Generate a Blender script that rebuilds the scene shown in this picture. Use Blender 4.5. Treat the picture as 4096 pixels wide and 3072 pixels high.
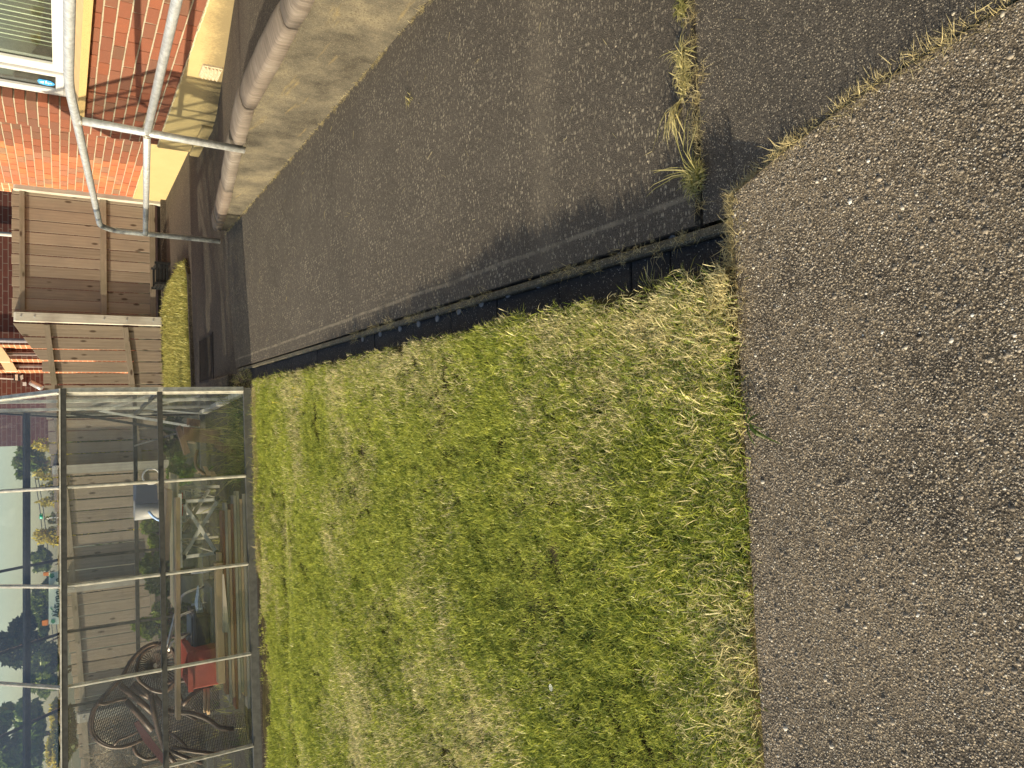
import bpy, bmesh, math, random
import numpy as np
from mathutils import Vector, Matrix, Euler
R = math.radians
random.seed(7); rng = np.random.default_rng(11)
for o in list(bpy.data.objects): bpy.data.objects.remove(o)
S = bpy.context.scene
COL = S.collection
# ------------------------------------------------------------------ camera
EYE = 1.11
_c = np.array([2048., 1536.]); _D = np.array([242., 1690.]); _N = np.array([7050., 1512.])
_f = math.sqrt(-np.dot(_D-_c, _N-_c))
_y = np.array([*(_D-_c), _f]); _y /= np.linalg.norm(_y)
_u = -np.array([*(_N-_c), _f]); _u /= np.linalg.norm(_u)
_y -= _u*np.dot(_y, _u); _y /= np.linalg.norm(_y)
_R = np.array([np.cross(_y, _u), _y, _u])          # world = _R @ (image right, image down, forward)
def at(x, y, ax, v):
    """point where the line of sight through photo pixel (x, y) meets the plane ax = v"""
    r = _R @ np.array([x-_c[0], y-_c[1], _f]); i = 'XYZ'.index(ax)
    o = np.array([0, 0, EYE]); t = (v-o[i])/r[i]
    return Vector(o+r*t)
cam = bpy.data.cameras.new('camera'); camo = bpy.data.objects.new('camera', cam); COL.objects.link(camo)
cam.sensor_width = 36; cam.lens = _f/4096*36; cam.clip_start = .05; cam.clip_end = 3000
M = Matrix.Identity(4)
for i in range(3):
    M[i][0] = _R[i][0]; M[i][1] = -_R[i][1]; M[i][2] = -_R[i][2]
M[2][3] = EYE
camo.matrix_world = M; S.camera = camo
# ------------------------------------------------------------------ light
SUN_DIR = Vector((.972, .235, -.258)).normalized()     # the way the light travels
sun = bpy.data.lights.new('sun', 'SUN'); sun.energy = 4.9; sun.angle = R(.55); sun.color = (1, .86, .62)
suno = bpy.data.objects.new('sun', sun); COL.objects.link(suno)
suno.rotation_euler = (-SUN_DIR).to_track_quat('Z', 'Y').to_euler(); suno.location = (-20, -5, 8)
W = bpy.data.worlds.new('World'); S.world = W; W.use_nodes = True
wt = W.node_tree; bg = wt.nodes['Background']
sky = wt.nodes.new('ShaderNodeTexSky'); sky.sky_type = 'NISHITA'; sky.sun_disc = False
sky.sun_elevation = math.asin(-SUN_DIR.z); sky.sun_rotation = math.atan2(-SUN_DIR.x, -SUN_DIR.y)
sky.air_density = 1.0; sky.dust_density = 1.3; sky.ozone_density = 1.0
wt.links.new(sky.outputs[0], bg.inputs[0]); bg.inputs[1].default_value = .14
S.view_settings.view_transform = 'Standard'; S.view_settings.look = 'None'
S.view_settings.exposure = .82; S.view_settings.gamma = 1; S.view_settings.use_curve_mapping = False
S.render.engine = 'CYCLES'; S.cycles.transparent_max_bounces = 24; S.cycles.max_bounces = 8
# ------------------------------------------------------------------ helpers
def obj(name, mesh, mat=None, parent=None, label=None, cat=None, group=None, kind=None, loc=None):
    if isinstance(mesh, bmesh.types.BMesh):
        me = bpy.data.meshes.new(name); mesh.normal_update(); mesh.to_mesh(me); mesh.free(); mesh = me
    o = bpy.data.objects.new(name, mesh); COL.objects.link(o)
    if mat is not None and len(o.data.materials) == 0: o.data.materials.append(mat)
    if loc is not None: o.location = loc
    if parent is not None:
        o.parent = parent
        o.matrix_parent_inverse = Matrix.Translation(-Vector(parent.location))
    tag(o, label, cat, group, kind); return o
def tag(o, label=None, cat=None, group=None, kind=None):
    if label: o['label'] = label
    if cat: o['category'] = cat
    if group: o['group'] = group
    if kind: o['kind'] = kind
def thing(name, label, cat, loc=(0, 0, 0), group=None):
    o = bpy.data.objects.new(name, None); COL.objects.link(o); o.location = loc; o.empty_display_size = .1
    tag(o, label, cat, group); return o
def BM(): return bmesh.new()
def hexa(bm, pts, mi=0):
    """pts: 4 bottom then 4 top"""
    v = [bm.verts.new(p) for p in pts]
    for f in ((3, 2, 1, 0), (4, 5, 6, 7), (0, 1, 5, 4), (1, 2, 6, 5), (2, 3, 7, 6), (3, 0, 4, 7)):
        bm.faces.new([v[i] for i in f]).material_index = mi
def box(bm, x0, x1, y0, y1, z0, z1):
    hexa(bm, [(x0, y0, z0), (x1, y0, z0), (x1, y1, z0), (x0, y1, z0), (x0, y0, z1), (x1, y0, z1), (x1, y1, z1), (x0, y1, z1)])
def beam(bm, a, b, w, h, upv=(0, 0, 1)):
    """bar from a to b, w wide across and h along upv"""
    a = Vector(a); b = Vector(b); d = (b-a).normalized(); s = d.cross(Vector(upv)).normalized(); u = s.cross(d).normalized()
    s *= w/2; u *= h/2
    hexa(bm, [a-s-u, b-s-u, b+s-u, a+s-u, a-s+u, b-s+u, b+s+u, a+s+u])
def tube(bm, pts, r, n=10, cap=True, closed=False):
    pts = [Vector(p) for p in pts]; rs = r if hasattr(r, '__len__') else [r]*len(pts)
    rings = []; ref = None
    for i, p in enumerate(pts):
        if closed: d = pts[(i+1) % len(pts)]-pts[i-1]
        else: d = (pts[min(i+1, len(pts)-1)]-pts[max(i-1, 0)])
        d.normalize()
        if ref is None: ref = d.orthogonal().normalized()
        ref = (ref-d*ref.dot(d)).normalized(); b = d.cross(ref)
        rings.append([bm.verts.new(p+(ref*math.cos(2*math.pi*k/n)+b*math.sin(2*math.pi*k/n))*rs[i]) for k in range(n)])
    for i in range(len(rings)-(0 if closed else 1)):
        A = rings[i]; B = rings[(i+1) % len(rings)]
        for k in range(n):
            f = bm.faces.new((A[k], A[(k+1) % n], B[(k+1) % n], B[k])); f.smooth = True
    if cap and not closed:
        bm.faces.new(rings[0][::-1]); bm.faces.new(rings[-1])
def smoothpath(pts, r, seg=5):
    """round the corners of a polyline"""
    pts = [Vector(p) for p in pts]; out = [pts[0]]
    for i in range(1, len(pts)-1):
        a, b, c = pts[i-1], pts[i], pts[i+1]
        d1 = (a-b); d2 = (c-b); q = min(r, d1.length*.45, d2.length*.45)
        p0 = b+d1.normalized()*q; p2 = b+d2.normalized()*q
        for k in range(seg+1):
            t = k/seg; out.append(p0*(1-t)**2+b*2*t*(1-t)+p2*t*t)
    out.append(pts[-1]); return out
def bevel(bm, w, seg=1):
    bmesh.ops.bevel(bm, geom=bm.edges[:], offset=w, segments=seg, affect='EDGES', profile=.5)
def poly(bm, pts, z0, z1):
    """vertical prism over a ground polygon (counter-clockwise)"""
    a = [bm.verts.new((x, y, z0)) for x, y in pts]; b = [bm.verts.new((x, y, z1)) for x, y in pts]
    n = len(pts); bm.faces.new(b); bm.faces.new(a[::-1])
    for i in range(n): bm.faces.new((a[i], a[(i+1) % n], b[(i+1) % n], b[i]))
def cyl(bm, c, r, h, n=16, axis='Z'):
    c = Vector(c); d = {'X': Vector((1, 0, 0)), 'Y': Vector((0, 1, 0)), 'Z': Vector((0, 0, 1))}[axis]
    tube(bm, [c, c+d*h], r, n)
# ------------------------------------------------------------------ materials
class NT:
    def __init__(s, name):
        s.m = bpy.data.materials.new(name); s.m.use_nodes = True; s.t = s.m.node_tree
        s.b = s.t.nodes['Principled BSDF']; s.out = s.t.nodes['Material Output']
        s.geo = None
    def n(s, ty, **k):
        x = s.t.nodes.new(ty)
        for a, v in k.items(): setattr(x, a, v)
        return x
    def l(s, a, b): s.t.links.new(a, b)
    def pos(s):
        if s.geo is None: s.geo = s.n('ShaderNodeNewGeometry')
        return s.geo.outputs['Position']
    def obj(s): return s.n('ShaderNodeTexCoord').outputs['Object']
    def mapped(s, vec, scale):
        m = s.n('ShaderNodeMapping'); m.inputs['Scale'].default_value = scale; s.l(vec, m.inputs[0]); return m.outputs[0]
    def noise(s, vec, scale, detail=4, rough=.6, dist=0):
        x = s.n('ShaderNodeTexNoise'); x.inputs['Scale'].default_value = scale; x.inputs['Detail'].default_value = detail
        x.inputs['Roughness'].default_value = rough; x.inputs['Distortion'].default_value = dist; s.l(vec, x.inputs[0]); return x.outputs[0]
    def voro(s, vec, scale, out='Distance', feature='F1', rand=1):
        x = s.n('ShaderNodeTexVoronoi'); x.feature = feature; x.inputs['Scale'].default_value = scale
        x.inputs['Randomness'].default_value = rand; s.l(vec, x.inputs[0]); return x.outputs[out]
    def ramp(s, fac, stops, interp='LINEAR'):
        x = s.n('ShaderNodeValToRGB'); x.color_ramp.interpolation = interp; e = x.color_ramp.elements
        while len(e) < len(stops): e.new(.5)
        for k, (p, c) in enumerate(stops):
            e[k].position = p; e[k].color = (*(c if hasattr(c, '__len__') else (c, c, c)), 1)
        s.l(fac, x.inputs[0]); return x.outputs[0]
    def mix(s, fac, a, b, mode='MIX'):
        x = s.n('ShaderNodeMix', data_type='RGBA', blend_type=mode)
        for sock, v in ((x.inputs[0], fac), (x.inputs[6], a), (x.inputs[7], b)):
            if hasattr(v, 'is_output'): s.l(v, sock)
            elif hasattr(v, '__len__'): sock.default_value = (*v, 1)
            else: sock.default_value = v
        return x.outputs[2]
    def math(s, op, a, b=0.):
        x = s.n('ShaderNodeMath', operation=op)
        for sock, v in ((x.inputs[0], a), (x.inputs[1], b)):
            if hasattr(v, 'is_output'): s.l(v, sock)
            else: sock.default_value = v
        return x.outputs[0]
    def bump(s, h, dist=.01, strength=1):
        x = s.n('ShaderNodeBump'); x.inputs['Distance'].default_value = dist; x.inputs['Strength'].default_value = strength
        s.l(h, x.inputs['Height']); s.l(x.outputs[0], s.b.inputs['Normal']); return x
    def done(s, col=None, rough=.8, metal=0, spec=.4):
        if col is not None:
            if hasattr(col, 'is_output'): s.l(col, s.b.inputs['Base Color'])
            else: s.b.inputs['Base Color'].default_value = (*col, 1)
        if hasattr(rough, 'is_output'): s.l(rough, s.b.inputs['Roughness'])
        else: s.b.inputs['Roughness'].default_value = rough
        s.b.inputs['Metallic'].default_value = metal; s.b.inputs['Specular IOR Level'].default_value = spec
        return s.m
    def sep(s, vec):
        x = s.n('ShaderNodeSeparateXYZ'); s.l(vec, x.inputs[0]); return x.outputs
    def rnd(s): return s.n('ShaderNodeObjectInfo').outputs['Random']

def mat_simple(name, col, rough=.6, metal=0, var=.25, scale=20, bump=0, spec=.4):
    t = NT(name); n = t.noise(t.pos(), scale, 5, .65)
    c = t.ramp(n, [(.3, [v*(1-var) for v in col]), (.7, [min(1, v*(1+var)) for v in col])])
    if bump: t.bump(n, bump)
    return t.done(c, rough, metal, spec)
def mat_concrete(name, dark, mid, light, spec_scale=220, bump=.004, big=1.2, speck=.62, stretch=(1, 1, 1), pits=.5):
    """exposed-aggregate concrete: blotches, fine grit, pale stones"""
    t = NT(name); p = t.mapped(t.pos(), stretch)
    blot = t.noise(p, big, 6, .65); n2 = t.noise(p, 38, 5, .7)
    base = t.ramp(t.mix(.45, blot, n2), [(.40, dark), (.58, mid)])
    v = t.voro(p, spec_scale, 'Color'); sv = t.sep(v)[0]; d = t.voro(p, spec_scale)
    stone = t.ramp(sv, [(speck, 0.), (min(.99, speck+.12), 1.)])
    edge = t.ramp(d, [(.25, 1.), (.5, 0.)])
    f = t.math('MULTIPLY', stone, edge)
    grit = t.noise(p, spec_scale*1.3, 3, .7)
    base = t.mix(t.ramp(grit, [(.38, .9), (.53, 0.)]), base, [c*.32 for c in dark])
    c = t.mix(f, base, light)
    h = t.math('ADD', t.math('MULTIPLY', d, -.4), t.math('MULTIPLY', grit, pits*2)); t.bump(h, bump)
    return t.done(c, .85, 0, .35)
def mat_brick(name, cols):
    t = NT(name); r = t.rnd(); k = t.ramp(r, [(i/max(1, len(cols)-1), c) for i, c in enumerate(cols)])
    p = t.pos(); n = t.noise(p, 26, 5, .7); c = t.mix(t.ramp(n, [(.35, .0), (.75, .55)]), k, (.16, .07, .045), 'MIX')
    fine = t.noise(p, 420, 3, .8); c = t.mix(t.ramp(fine, [(.32, .8), (.46, 0.)]), c, (.07, .03, .02))
    c = t.mix(t.ramp(t.noise(p, 700, 2, .7), [(.68, 0.), (.74, .6)]), c, (.65, .4, .28))
    t.bump(t.math('ADD', fine, t.math('MULTIPLY', t.noise(p, 60, 4, .6), .8)), .0025)
    return t.done(c, .9, 0, .2)
def mat_wood(name, a, b, knots=True, axis='Z', green=0):
    """weathered boards; the grain runs along the given axis"""
    t = NT(name); sc = {'Z': (9, 9, .7), 'X': (.7, 9, 9), 'Y': (9, .7, 9)}[axis]
    off = t.n('ShaderNodeVectorMath', operation='ADD'); cmb = t.n('ShaderNodeCombineXYZ'); r = t.rnd()
    rr = t.math('MULTIPLY', r, 37.)
    for i in range(3): t.l(rr, cmb.inputs[i])
    t.l(t.pos(), off.inputs[0]); t.l(cmb.outputs[0], off.inputs[1]); P = off.outputs[0]
    p = t.mapped(P, sc); g = t.noise(p, 6, 6, .65, .6)
    w = t.n('ShaderNodeTexWave'); w.bands_direction = 'X' if axis != 'X' else 'Z'; w.inputs['Scale'].default_value = .9
    w.inputs['Distortion'].default_value = 9; w.inputs['Detail'].default_value = 3; t.l(t.mapped(P, sc), w.inputs[0])
    c = t.ramp(t.mix(.16, g, w.outputs[0]), [(.25, b), (.75, a)])
    c = t.mix(t.math('MULTIPLY', r, .45), c, [v*1.45 for v in a]); 
    c = t.mix(t.ramp(t.noise(P, 3.1, 3, .6), [(.45, 0.), (.7, .5)]), c, (.2, .165, .13))
    if knots:
        d = t.voro(t.mapped(P, {'Z': (11, 11, 4.2), 'X': (4.2, 11, 11), 'Y': (11, 4.2, 11)}[axis]), 1.0)
        c = t.mix(t.ramp(d, [(.10, .85), (.19, 0.)]), c, (.045, .026, .016))
    if green: c = t.mix(t.ramp(t.noise(P, 5, 4, .6), [(.4, 0.), (.65, green)]), c, (.08, .08, .035))
    t.bump(g, .002); return t.done(c, .85, 0, .25)
def mat_glass(name, haze=.09, tint=(.86, .9, .9), hz=(.5, .55, .62)):
    """thin dirty pane"""
    t = NT(name); tr = t.n('ShaderNodeBsdfTransparent'); tr.inputs[0].default_value = (*tint, 1)
    gl = t.n('ShaderNodeBsdfGlossy'); gl.inputs['Roughness'].default_value = .03; gl.inputs[0].default_value = (1, 1, 1, 1)
    df = t.n('ShaderNodeBsdfDiffuse'); df.inputs[0].default_value = (*hz, 1)
    tl = t.n('ShaderNodeBsdfTranslucent'); tl.inputs[0].default_value = (*hz, 1); dd = t.n('ShaderNodeMixShader')
    t.l(df.outputs[0], dd.inputs[1]); t.l(tl.outputs[0], dd.inputs[2]); dd.inputs[0].default_value = .5
    fr = t.n('ShaderNodeFresnel'); gg_ = t.n('ShaderNodeNewGeometry'); mr = t.n('ShaderNodeMapRange'); mr.inputs['To Min'].default_value = 1.5; mr.inputs['To Max'].default_value = 1/1.5
    t.l(gg_.outputs['Backfacing'], mr.inputs['Value']); t.l(mr.outputs[0], fr.inputs[0])   # both faces of the pane mirror alike
    n = t.noise(t.pos(), 3.0, 5, .7, .5); n2 = t.noise(t.pos(), 90, 3, .8); sp = t.voro(t.pos(), 14)
    f = t.math('MULTIPLY', t.ramp(n, [(.3, haze*.5), (.75, haze*1.9)]), 1.)
    f = t.math('ADD', f, t.ramp(n2, [(.64, 0.), (.8, .07)])); f = t.math('ADD', f, t.ramp(sp, [(.0, .3), (.05, 0.)]))
    m1 = t.n('ShaderNodeMixShader'); m2 = t.n('ShaderNodeMixShader')
    t.l(f, m1.inputs[0]); t.l(tr.outputs[0], m1.inputs[1]); t.l(dd.outputs[0], m1.inputs[2])
    t.l(fr.outputs[0], m2.inputs[0]); t.l(m1.outputs[0], m2.inputs[1]); t.l(gl.outputs[0], m2.inputs[2])
    t.l(m2.outputs[0], t.out.inputs[0]); return t.m
def mat_leaf(name, a, b, trans=.4, c3=None, patch=0):
    """foliage: per-piece tint from the 'tint' attribute plus drifts over the ground"""
    t = NT(name); at_ = t.n('ShaderNodeAttribute', attribute_name='tint'); r = t.rnd()
    v = t.math('ADD', t.math('MULTIPLY', at_.outputs['Fac'], .6), t.math('MULTIPLY', r, .4))
    c = t.ramp(v, [(.1, a), (.8, b)])
    if c3 is not None:
        n = t.math('ADD', t.noise(t.pos(), 1.15, 4, .6), t.math('MULTIPLY', t.noise(t.pos(), 7, 3, .6), .35))
        sx = t.sep(t.pos()); edge = t.math('MULTIPLY', t.ramp(t.math('ADD', sx[0], 0.), [(0., 0.), (.30, .14)]), 1.)
        edge2 = t.ramp(t.math('ABSOLUTE', t.math('SUBTRACT', sx[1], .95)), [(.0, .13), (.22, 0.)])
        n = t.math('ADD', t.math('ADD', n, edge), edge2)
        n = t.math('ADD', n, t.math('MULTIPLY', at_.outputs['Fac'], .36))
        c = t.mix(t.ramp(n, [(patch, 0.), (patch+.12, 1.)]), c, c3)
    d = t.n('ShaderNodeBsdfDiffuse'); tl = t.n('ShaderNodeBsdfTranslucent'); gl = t.n('ShaderNodeBsdfGlossy'); gl.inputs['Roughness'].default_value = .38
    gl.inputs[0].default_value = (.8, .8, .6, 1)
    t.l(c, d.inputs[0]); t.l(t.mix(.35, c, (.5, .5, .06), 'MULTIPLY'), tl.inputs[0]); t.l(c, tl.inputs[0])
    m = t.n('ShaderNodeMixShader'); m.inputs[0].default_value = trans; t.l(d.outputs[0], m.inputs[1]); t.l(tl.outputs[0], m.inputs[2])
    m2 = t.n('ShaderNodeMixShader'); m2.inputs[0].default_value = .03; t.l(m.outputs[0], m2.inputs[1]); t.l(gl.outputs[0], m2.inputs[2])
    t.l(m2.outputs[0], t.out.inputs[0]); return t.m

m_path = mat_concrete('path_concrete', (.07, .061, .05), (.125, .108, .087), (.44, .38, .28), 300, .0025, 1.0, .70, (1, 1, 1))
m_pave = mat_concrete('pavement_concrete', (.06, .05, .038), (.27, .215, .145), (.6, .49, .33), 240, .006, 3.6, .6)
m_walk = mat_concrete('walkway_concrete', (.05, .042, .032), (.11, .09, .067), (.26, .22, .16), 120, .002, .9, .8, (1, 1, 1))
m_black = mat_concrete('blackened_concrete', (.022, .022, .024), (.045, .044, .045), (.4, .38, .33), 300, .003, 2, .9)
m_kerb = mat_concrete('mossy_kerb', (.10, .09, .062), (.19, .168, .115), (.5, .46, .36), 300, .003, 2, .82)
m_wallface = None
m_mortar = mat_simple('mortar', (.3, .27, .2), .95, 0, .2, 60, .002)
m_brick = mat_brick('red_brick', [(.2, .067, .038), (.235, .078, .04), (.175, .07, .046), (.25, .085, .045), (.15, .075, .052), (.215, .07, .04), (.115, .075, .05)])
m_galv = mat_simple('galvanised_steel', (.44, .46, .47), .42, .45, .3, 45, .0015)
m_soil = mat_simple('dry_soil', (.11, .085, .055), .95, 0, .5, 30, .01)
m_white = mat_simple('white_plastic', (.5, .5, .49), .3, 0, .05, 8)
m_fwood = mat_wood('fence_wood', (.27, .22, .165), (.16, .125, .09))
m_rail = mat_wood('rail_wood', (.24, .2, .15), (.14, .11, .08), axis='X', green=.35)
m_post = mat_wood('post_wood', (.42, .40, .34), (.28, .27, .24), False)
m_alu = mat_simple('weathered_aluminium', (.55, .53, .46), .5, .25, .3, 22, .001)
m_aludark = mat_simple('dark_aluminium', (.06, .06, .055), .6, .3, .4, 30, .001)  # much darker aluminium for sill bars, gutters, back frame and some strips
m_glass = mat_glass('dirty_glass', .035, (.955, .97, .968))
m_steel_dark = mat_simple('black_plastic', (.012, .013, .014), .4, 0, .3, 30)

def painted_plinth():
    t = NT('yellow_painted_render'); p = t.pos(); s = t.sep(p)
    n = t.noise(p, 4, 5, .65); n2 = t.noise(p, 55, 5, .75)
    c = t.mix(t.ramp(n, [(.35, 0.), (.75, .5)]), (.40, .31, .15), (.33, .25, .11))
    grime = t.math('SUBTRACT', t.math('ADD', t.math('MULTIPLY', n2, .22), t.math('MULTIPLY', n, .18)), t.math('MULTIPLY', t.math('SUBTRACT', s[2], t.math('MULTIPLY', t.math('SUBTRACT', 6.4, s[1]), .115)), 1.1))
    c = t.mix(t.ramp(grime, [(.02, 0.), (.15, .8)]), c, (.14, .11, .06))
    c = t.mix(t.ramp(t.noise(p, 160, 3, .8), [(.62, 0.), (.68, .5)]), c, (.2, .13, .05))
    t.bump(t.math('ADD', n2, n), .004); return t.done(c, .8, 0, .3)
m_plinth = painted_plinth()
def wall_face():
    t = NT('garden_wall_render'); p = t.pos(); n = t.noise(p, 3.2, 6, .7); n2 = t.noise(p, 95, 4, .8); n3 = t.noise(t.mapped(p, (1, .8, 6)), 2.5, 5, .6, 1)
    c = t.ramp(n, [(.36, (.03, .027, .021)), (.5, (.085, .076, .056)), (.66, (.16, .138, .092))])
    c = t.mix(t.ramp(n2, [(.38, .8), (.5, 0.)]), c, (.06, .05, .035))
    c = t.mix(t.ramp(t.noise(p, 170, 3, .75), [(.58, 0.), (.68, .6)]), c, (.3, .27, .2))
    c = t.mix(t.ramp(n3, [(.6, 0.), (.72, .5)]), c, (.27, .2, .075))
    t.bump(t.math('ADD', n2, n), .005); return t.done(c, .9, 0, .25)
m_wallface = wall_face()
def coping_mat():
    t = NT('coping_stone'); p = t.pos(); n = t.noise(t.mapped(p, (3, 40, 3)), 2.2, 5, .7, .5); n2 = t.noise(p, 5, 4, .6)
    c = t.ramp(t.mix(.4, n, n2), [(.34, (.06, .05, .042)), (.55, (.155, .135, .115)), (.75, (.29, .27, .24))])
    c = t.mix(t.ramp(t.rnd(), [(0., 0.), (1., .3)]), c, (.17, .12, .09))
    t.bump(n, .004); return t.done(c, .85, 0, .3)
m_coping = coping_mat()
from mathutils.bvhtree import BVHTree
def drop(o, p):
    """set points down on the surface of an object"""
    me = o.data; T = BVHTree.FromPolygons([v.co[:] for v in me.vertices], [q.vertices[:] for q in me.polygons]); out = np.array(p, float); ok = np.zeros(len(p), bool)
    for i, q in enumerate(p):
        h = T.ray_cast((q[0], q[1], 1.), (0, 0, -1))
        if h[0] is not None: out[i, 2] = h[0].z; ok[i] = True
    return out, ok
# ------------------------------------------------------------------ instancing of countless small stuff
def scatter(name, protos, pts, rot, scl, idx, label=None, cat=None, kind='stuff', parent=None, group=None):
    """protos: unlinked mesh objects; one object that carries all copies"""
    c = bpy.data.collections.new(name+'_kinds')
    for i, p in enumerate(protos): c.objects.link(p)
    me = bpy.data.meshes.new(name); n = len(pts); me.vertices.add(n)
    me.vertices.foreach_set('co', np.asarray(pts, dtype=np.float32).ravel())
    for nm, ty, dat in (('rot', 'FLOAT_VECTOR', rot), ('scl', 'FLOAT', scl), ('kid', 'INT', idx)):
        a = me.attributes.new(nm, ty, 'POINT')
        a.data.foreach_set('vector' if ty == 'FLOAT_VECTOR' else 'value', np.asarray(dat, dtype=np.int32 if ty == 'INT' else np.float32).ravel())
    o = bpy.data.objects.new(name, me); COL.objects.link(o)
    for m in {mm for p in protos for mm in p.data.materials}: me.materials.append(m)
    g = bpy.data.node_groups.new(name, 'GeometryNodeTree'); g.interface.new_socket('Geometry', in_out='INPUT', socket_type='NodeSocketGeometry')
    g.interface.new_socket('Geometry', in_out='OUTPUT', socket_type='NodeSocketGeometry')
    gi = g.nodes.new('NodeGroupInput'); go = g.nodes.new('NodeGroupOutput'); ci = g.nodes.new('GeometryNodeCollectionInfo')
    ci.inputs['Collection'].default_value = c; ci.inputs['Separate Children'].default_value = True; ci.inputs['Reset Children'].default_value = True
    ip = g.nodes.new('GeometryNodeInstanceOnPoints'); ip.inputs['Pick Instance'].default_value = True
    def na(nm, ty):
        x = g.nodes.new('GeometryNodeInputNamedAttribute'); x.data_type = ty; x.inputs[0].default_value = nm; return x.outputs[0]
    L = g.links.new; m2p = g.nodes.new('GeometryNodeMeshToPoints'); L(gi.outputs[0], m2p.inputs[0]); L(m2p.outputs[0], ip.inputs['Points'])
    L(ci.outputs[0], ip.inputs['Instance']); L(na('kid', 'INT'), ip.inputs['Instance Index'])
    L(na('rot', 'FLOAT_VECTOR'), ip.inputs['Rotation']); L(na('scl', 'FLOAT'), ip.inputs['Scale']); L(ip.outputs[0], go.inputs[0])
    md = o.modifiers.new('copies', 'NODES'); md.node_group = g
    if parent is not None: o.parent = parent; o.matrix_parent_inverse = Matrix.Translation(-Vector(parent.location))
    tag(o, label, cat, group, kind); return o
def blades_mesh(name, n, rad, h0, h1, w, lean, mat, seed, curl=.5, tintpow=1.0):
    """a tuft: n curved tapering blades rooted within rad"""
    g = np.random.default_rng(seed); V = []; F = []; T = []
    for i in range(n):
        a = g.uniform(0, 2*math.pi); r = rad*math.sqrt(g.uniform()); x, y = r*math.cos(a), r*math.sin(a)
        h = g.uniform(h0, h1); d = g.uniform(0, 2*math.pi); ln = g.uniform(.15, 1)*lean; ww = w*g.uniform(.6, 1.2)
        dx, dy = math.cos(d), math.sin(d); sx, sy = -dy*ww/2, dx*ww/2; tt = g.uniform()**tintpow; base = len(V)
        for k, t in enumerate((0, .38, .72, 1)):
            th = ln*(.35+curl*t*1.6); z = h*t*math.cos(min(1.45, th)); off = h*t*math.sin(min(1.45, th))
            cx, cy = x+dx*off, y+dy*off; q = (1, .9, .6, 0)[k]
            if k < 3: V += [(cx-sx*q, cy-sy*q, z), (cx+sx*q, cy+sy*q, z)]
            else: V += [(cx, cy, z)]
        F += [(base, base+1, base+3, base+2), (base+2, base+3, base+5, base+4), (base+4, base+5, base+6)]; T += [tt]*7
    me = bpy.data.meshes.new(name); me.from_pydata(V, [], F); at_ = me.attributes.new('tint', 'FLOAT', 'POINT'); at_.data.foreach_set('value', np.array(T, dtype=np.float32))
    me.materials.append(mat); return bpy.data.objects.new(name, me)
def pebble(name, seed, mat, flat=.55):
    g = np.random.default_rng(seed); bm = BM(); bmesh.ops.create_icosphere(bm, subdivisions=1, radius=1)
    s = g.uniform(.7, 1.15, 3); s[2] *= flat
    for v in bm.verts:
        k = 1+g.uniform(-.16, .16); v.co = Vector((v.co.x*s[0]*k, v.co.y*s[1]*k, v.co.z*s[2]*k))
    for f in bm.faces: f.smooth = g.uniform() < .75
    me = bpy.data.meshes.new(name); bm.to_mesh(me); bm.free(); me.materials.append(mat); return bpy.data.objects.new(name, me)
def in_frame(p, m=60):
    """keep scattered stuff to what the photograph could see (with a margin for a step aside)"""
    q = (p-np.array([0, 0, EYE])) @ _R; x = _c[0]+_f*q[:, 0]/q[:, 2]; y = _c[1]+_f*q[:, 1]/q[:, 2]
    return (q[:, 2] > .05) & (x > -m) & (x < 4096+m) & (y > -m) & (y < 3072+m)
# ================================================================== GROUND
def lerp(tab, v):
    if v <= tab[0][0]: return tab[0][1]
    for (a, za), (b, zb) in zip(tab, tab[1:]):
        if v <= b: return za+(zb-za)*(v-a)/(b-a)
    return tab[-1][1]
def lawn_z(x, y):
    fr = 5.24+(.185-x)*-.0698-y; near_edge = min(1, max(0, (y-1.0)/.3)*1.)*min(1, max(0, (.2-x)/.3))
    und = (.007*math.sin(y*8.3+x*1.7+.6)*math.sin(x*2.3+y*.8)+.0045*math.sin(x*9.1-y*2.2)+.004*math.sin(y*17+x*5))*near_edge
    rut = -.022*math.exp(-((fr-.82-.05*math.sin(x*2))/.07)**2)*min(1, max(0, (-.2-x)/.5))
    return und+rut+lerp([(1.3, .046), (2.0, .042), (3.0, .032), (5.0, .010)], y)+lerp([(-.1, 0), (.2, .022)], x)*lerp([(1.5, 1), (3.0, .45), (5., .1)], y)
bm = BM(); box(bm, -400, 400, -60, 900, -.5, -.06); obj('ground', bm, mat_simple('rough_ground', (.09, .085, .04), .95, 0, .4, 1.5), kind='structure')
# lawn soil: a gently uneven sheet
bm = BM(); nx, ny = 150, 130; vs = []
for j in range(ny+1):
    for i in range(nx+1):
        x = -6+6.25*i/nx; y = .93+5.6*j/ny
        e = .0 if i == nx else .006*math.sin(x*7+y*3)+.004*math.sin(y*11-x*5)
        if j == 0: y = .972-.028*max(0, (.38-x))*.9 if False else .955+.025*(x+6)/6.27
        vs.append(bm.verts.new((x, y, lawn_z(x, y)-.016+e)))
for j in range(ny):
    for i in range(nx):
        a = j*(nx+1)+i; bm.faces.new((vs[a], vs[a+1], vs[a+nx+2], vs[a+nx+1]))
for j in range(ny):
    a = vs[j*(nx+1)+nx]; b = vs[(j+1)*(nx+1)+nx]
    bm.faces.new((a, bm.verts.new((.25, a.co.y, -.06)), bm.verts.new((.25, b.co.y, -.06)), b))
t = NT('lawn_soil'); c = t.ramp(t.noise(t.pos(), 14, 6, .7), [(.3, (.03, .028, .012)), (.6, (.09, .075, .035)), (.8, (.17, .14, .08))]); t.bump(t.noise(t.pos(), 120, 4, .7), .01)
obj('lawn_soil', bm, t.done(c, .95, 0, .1), kind='structure')
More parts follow.
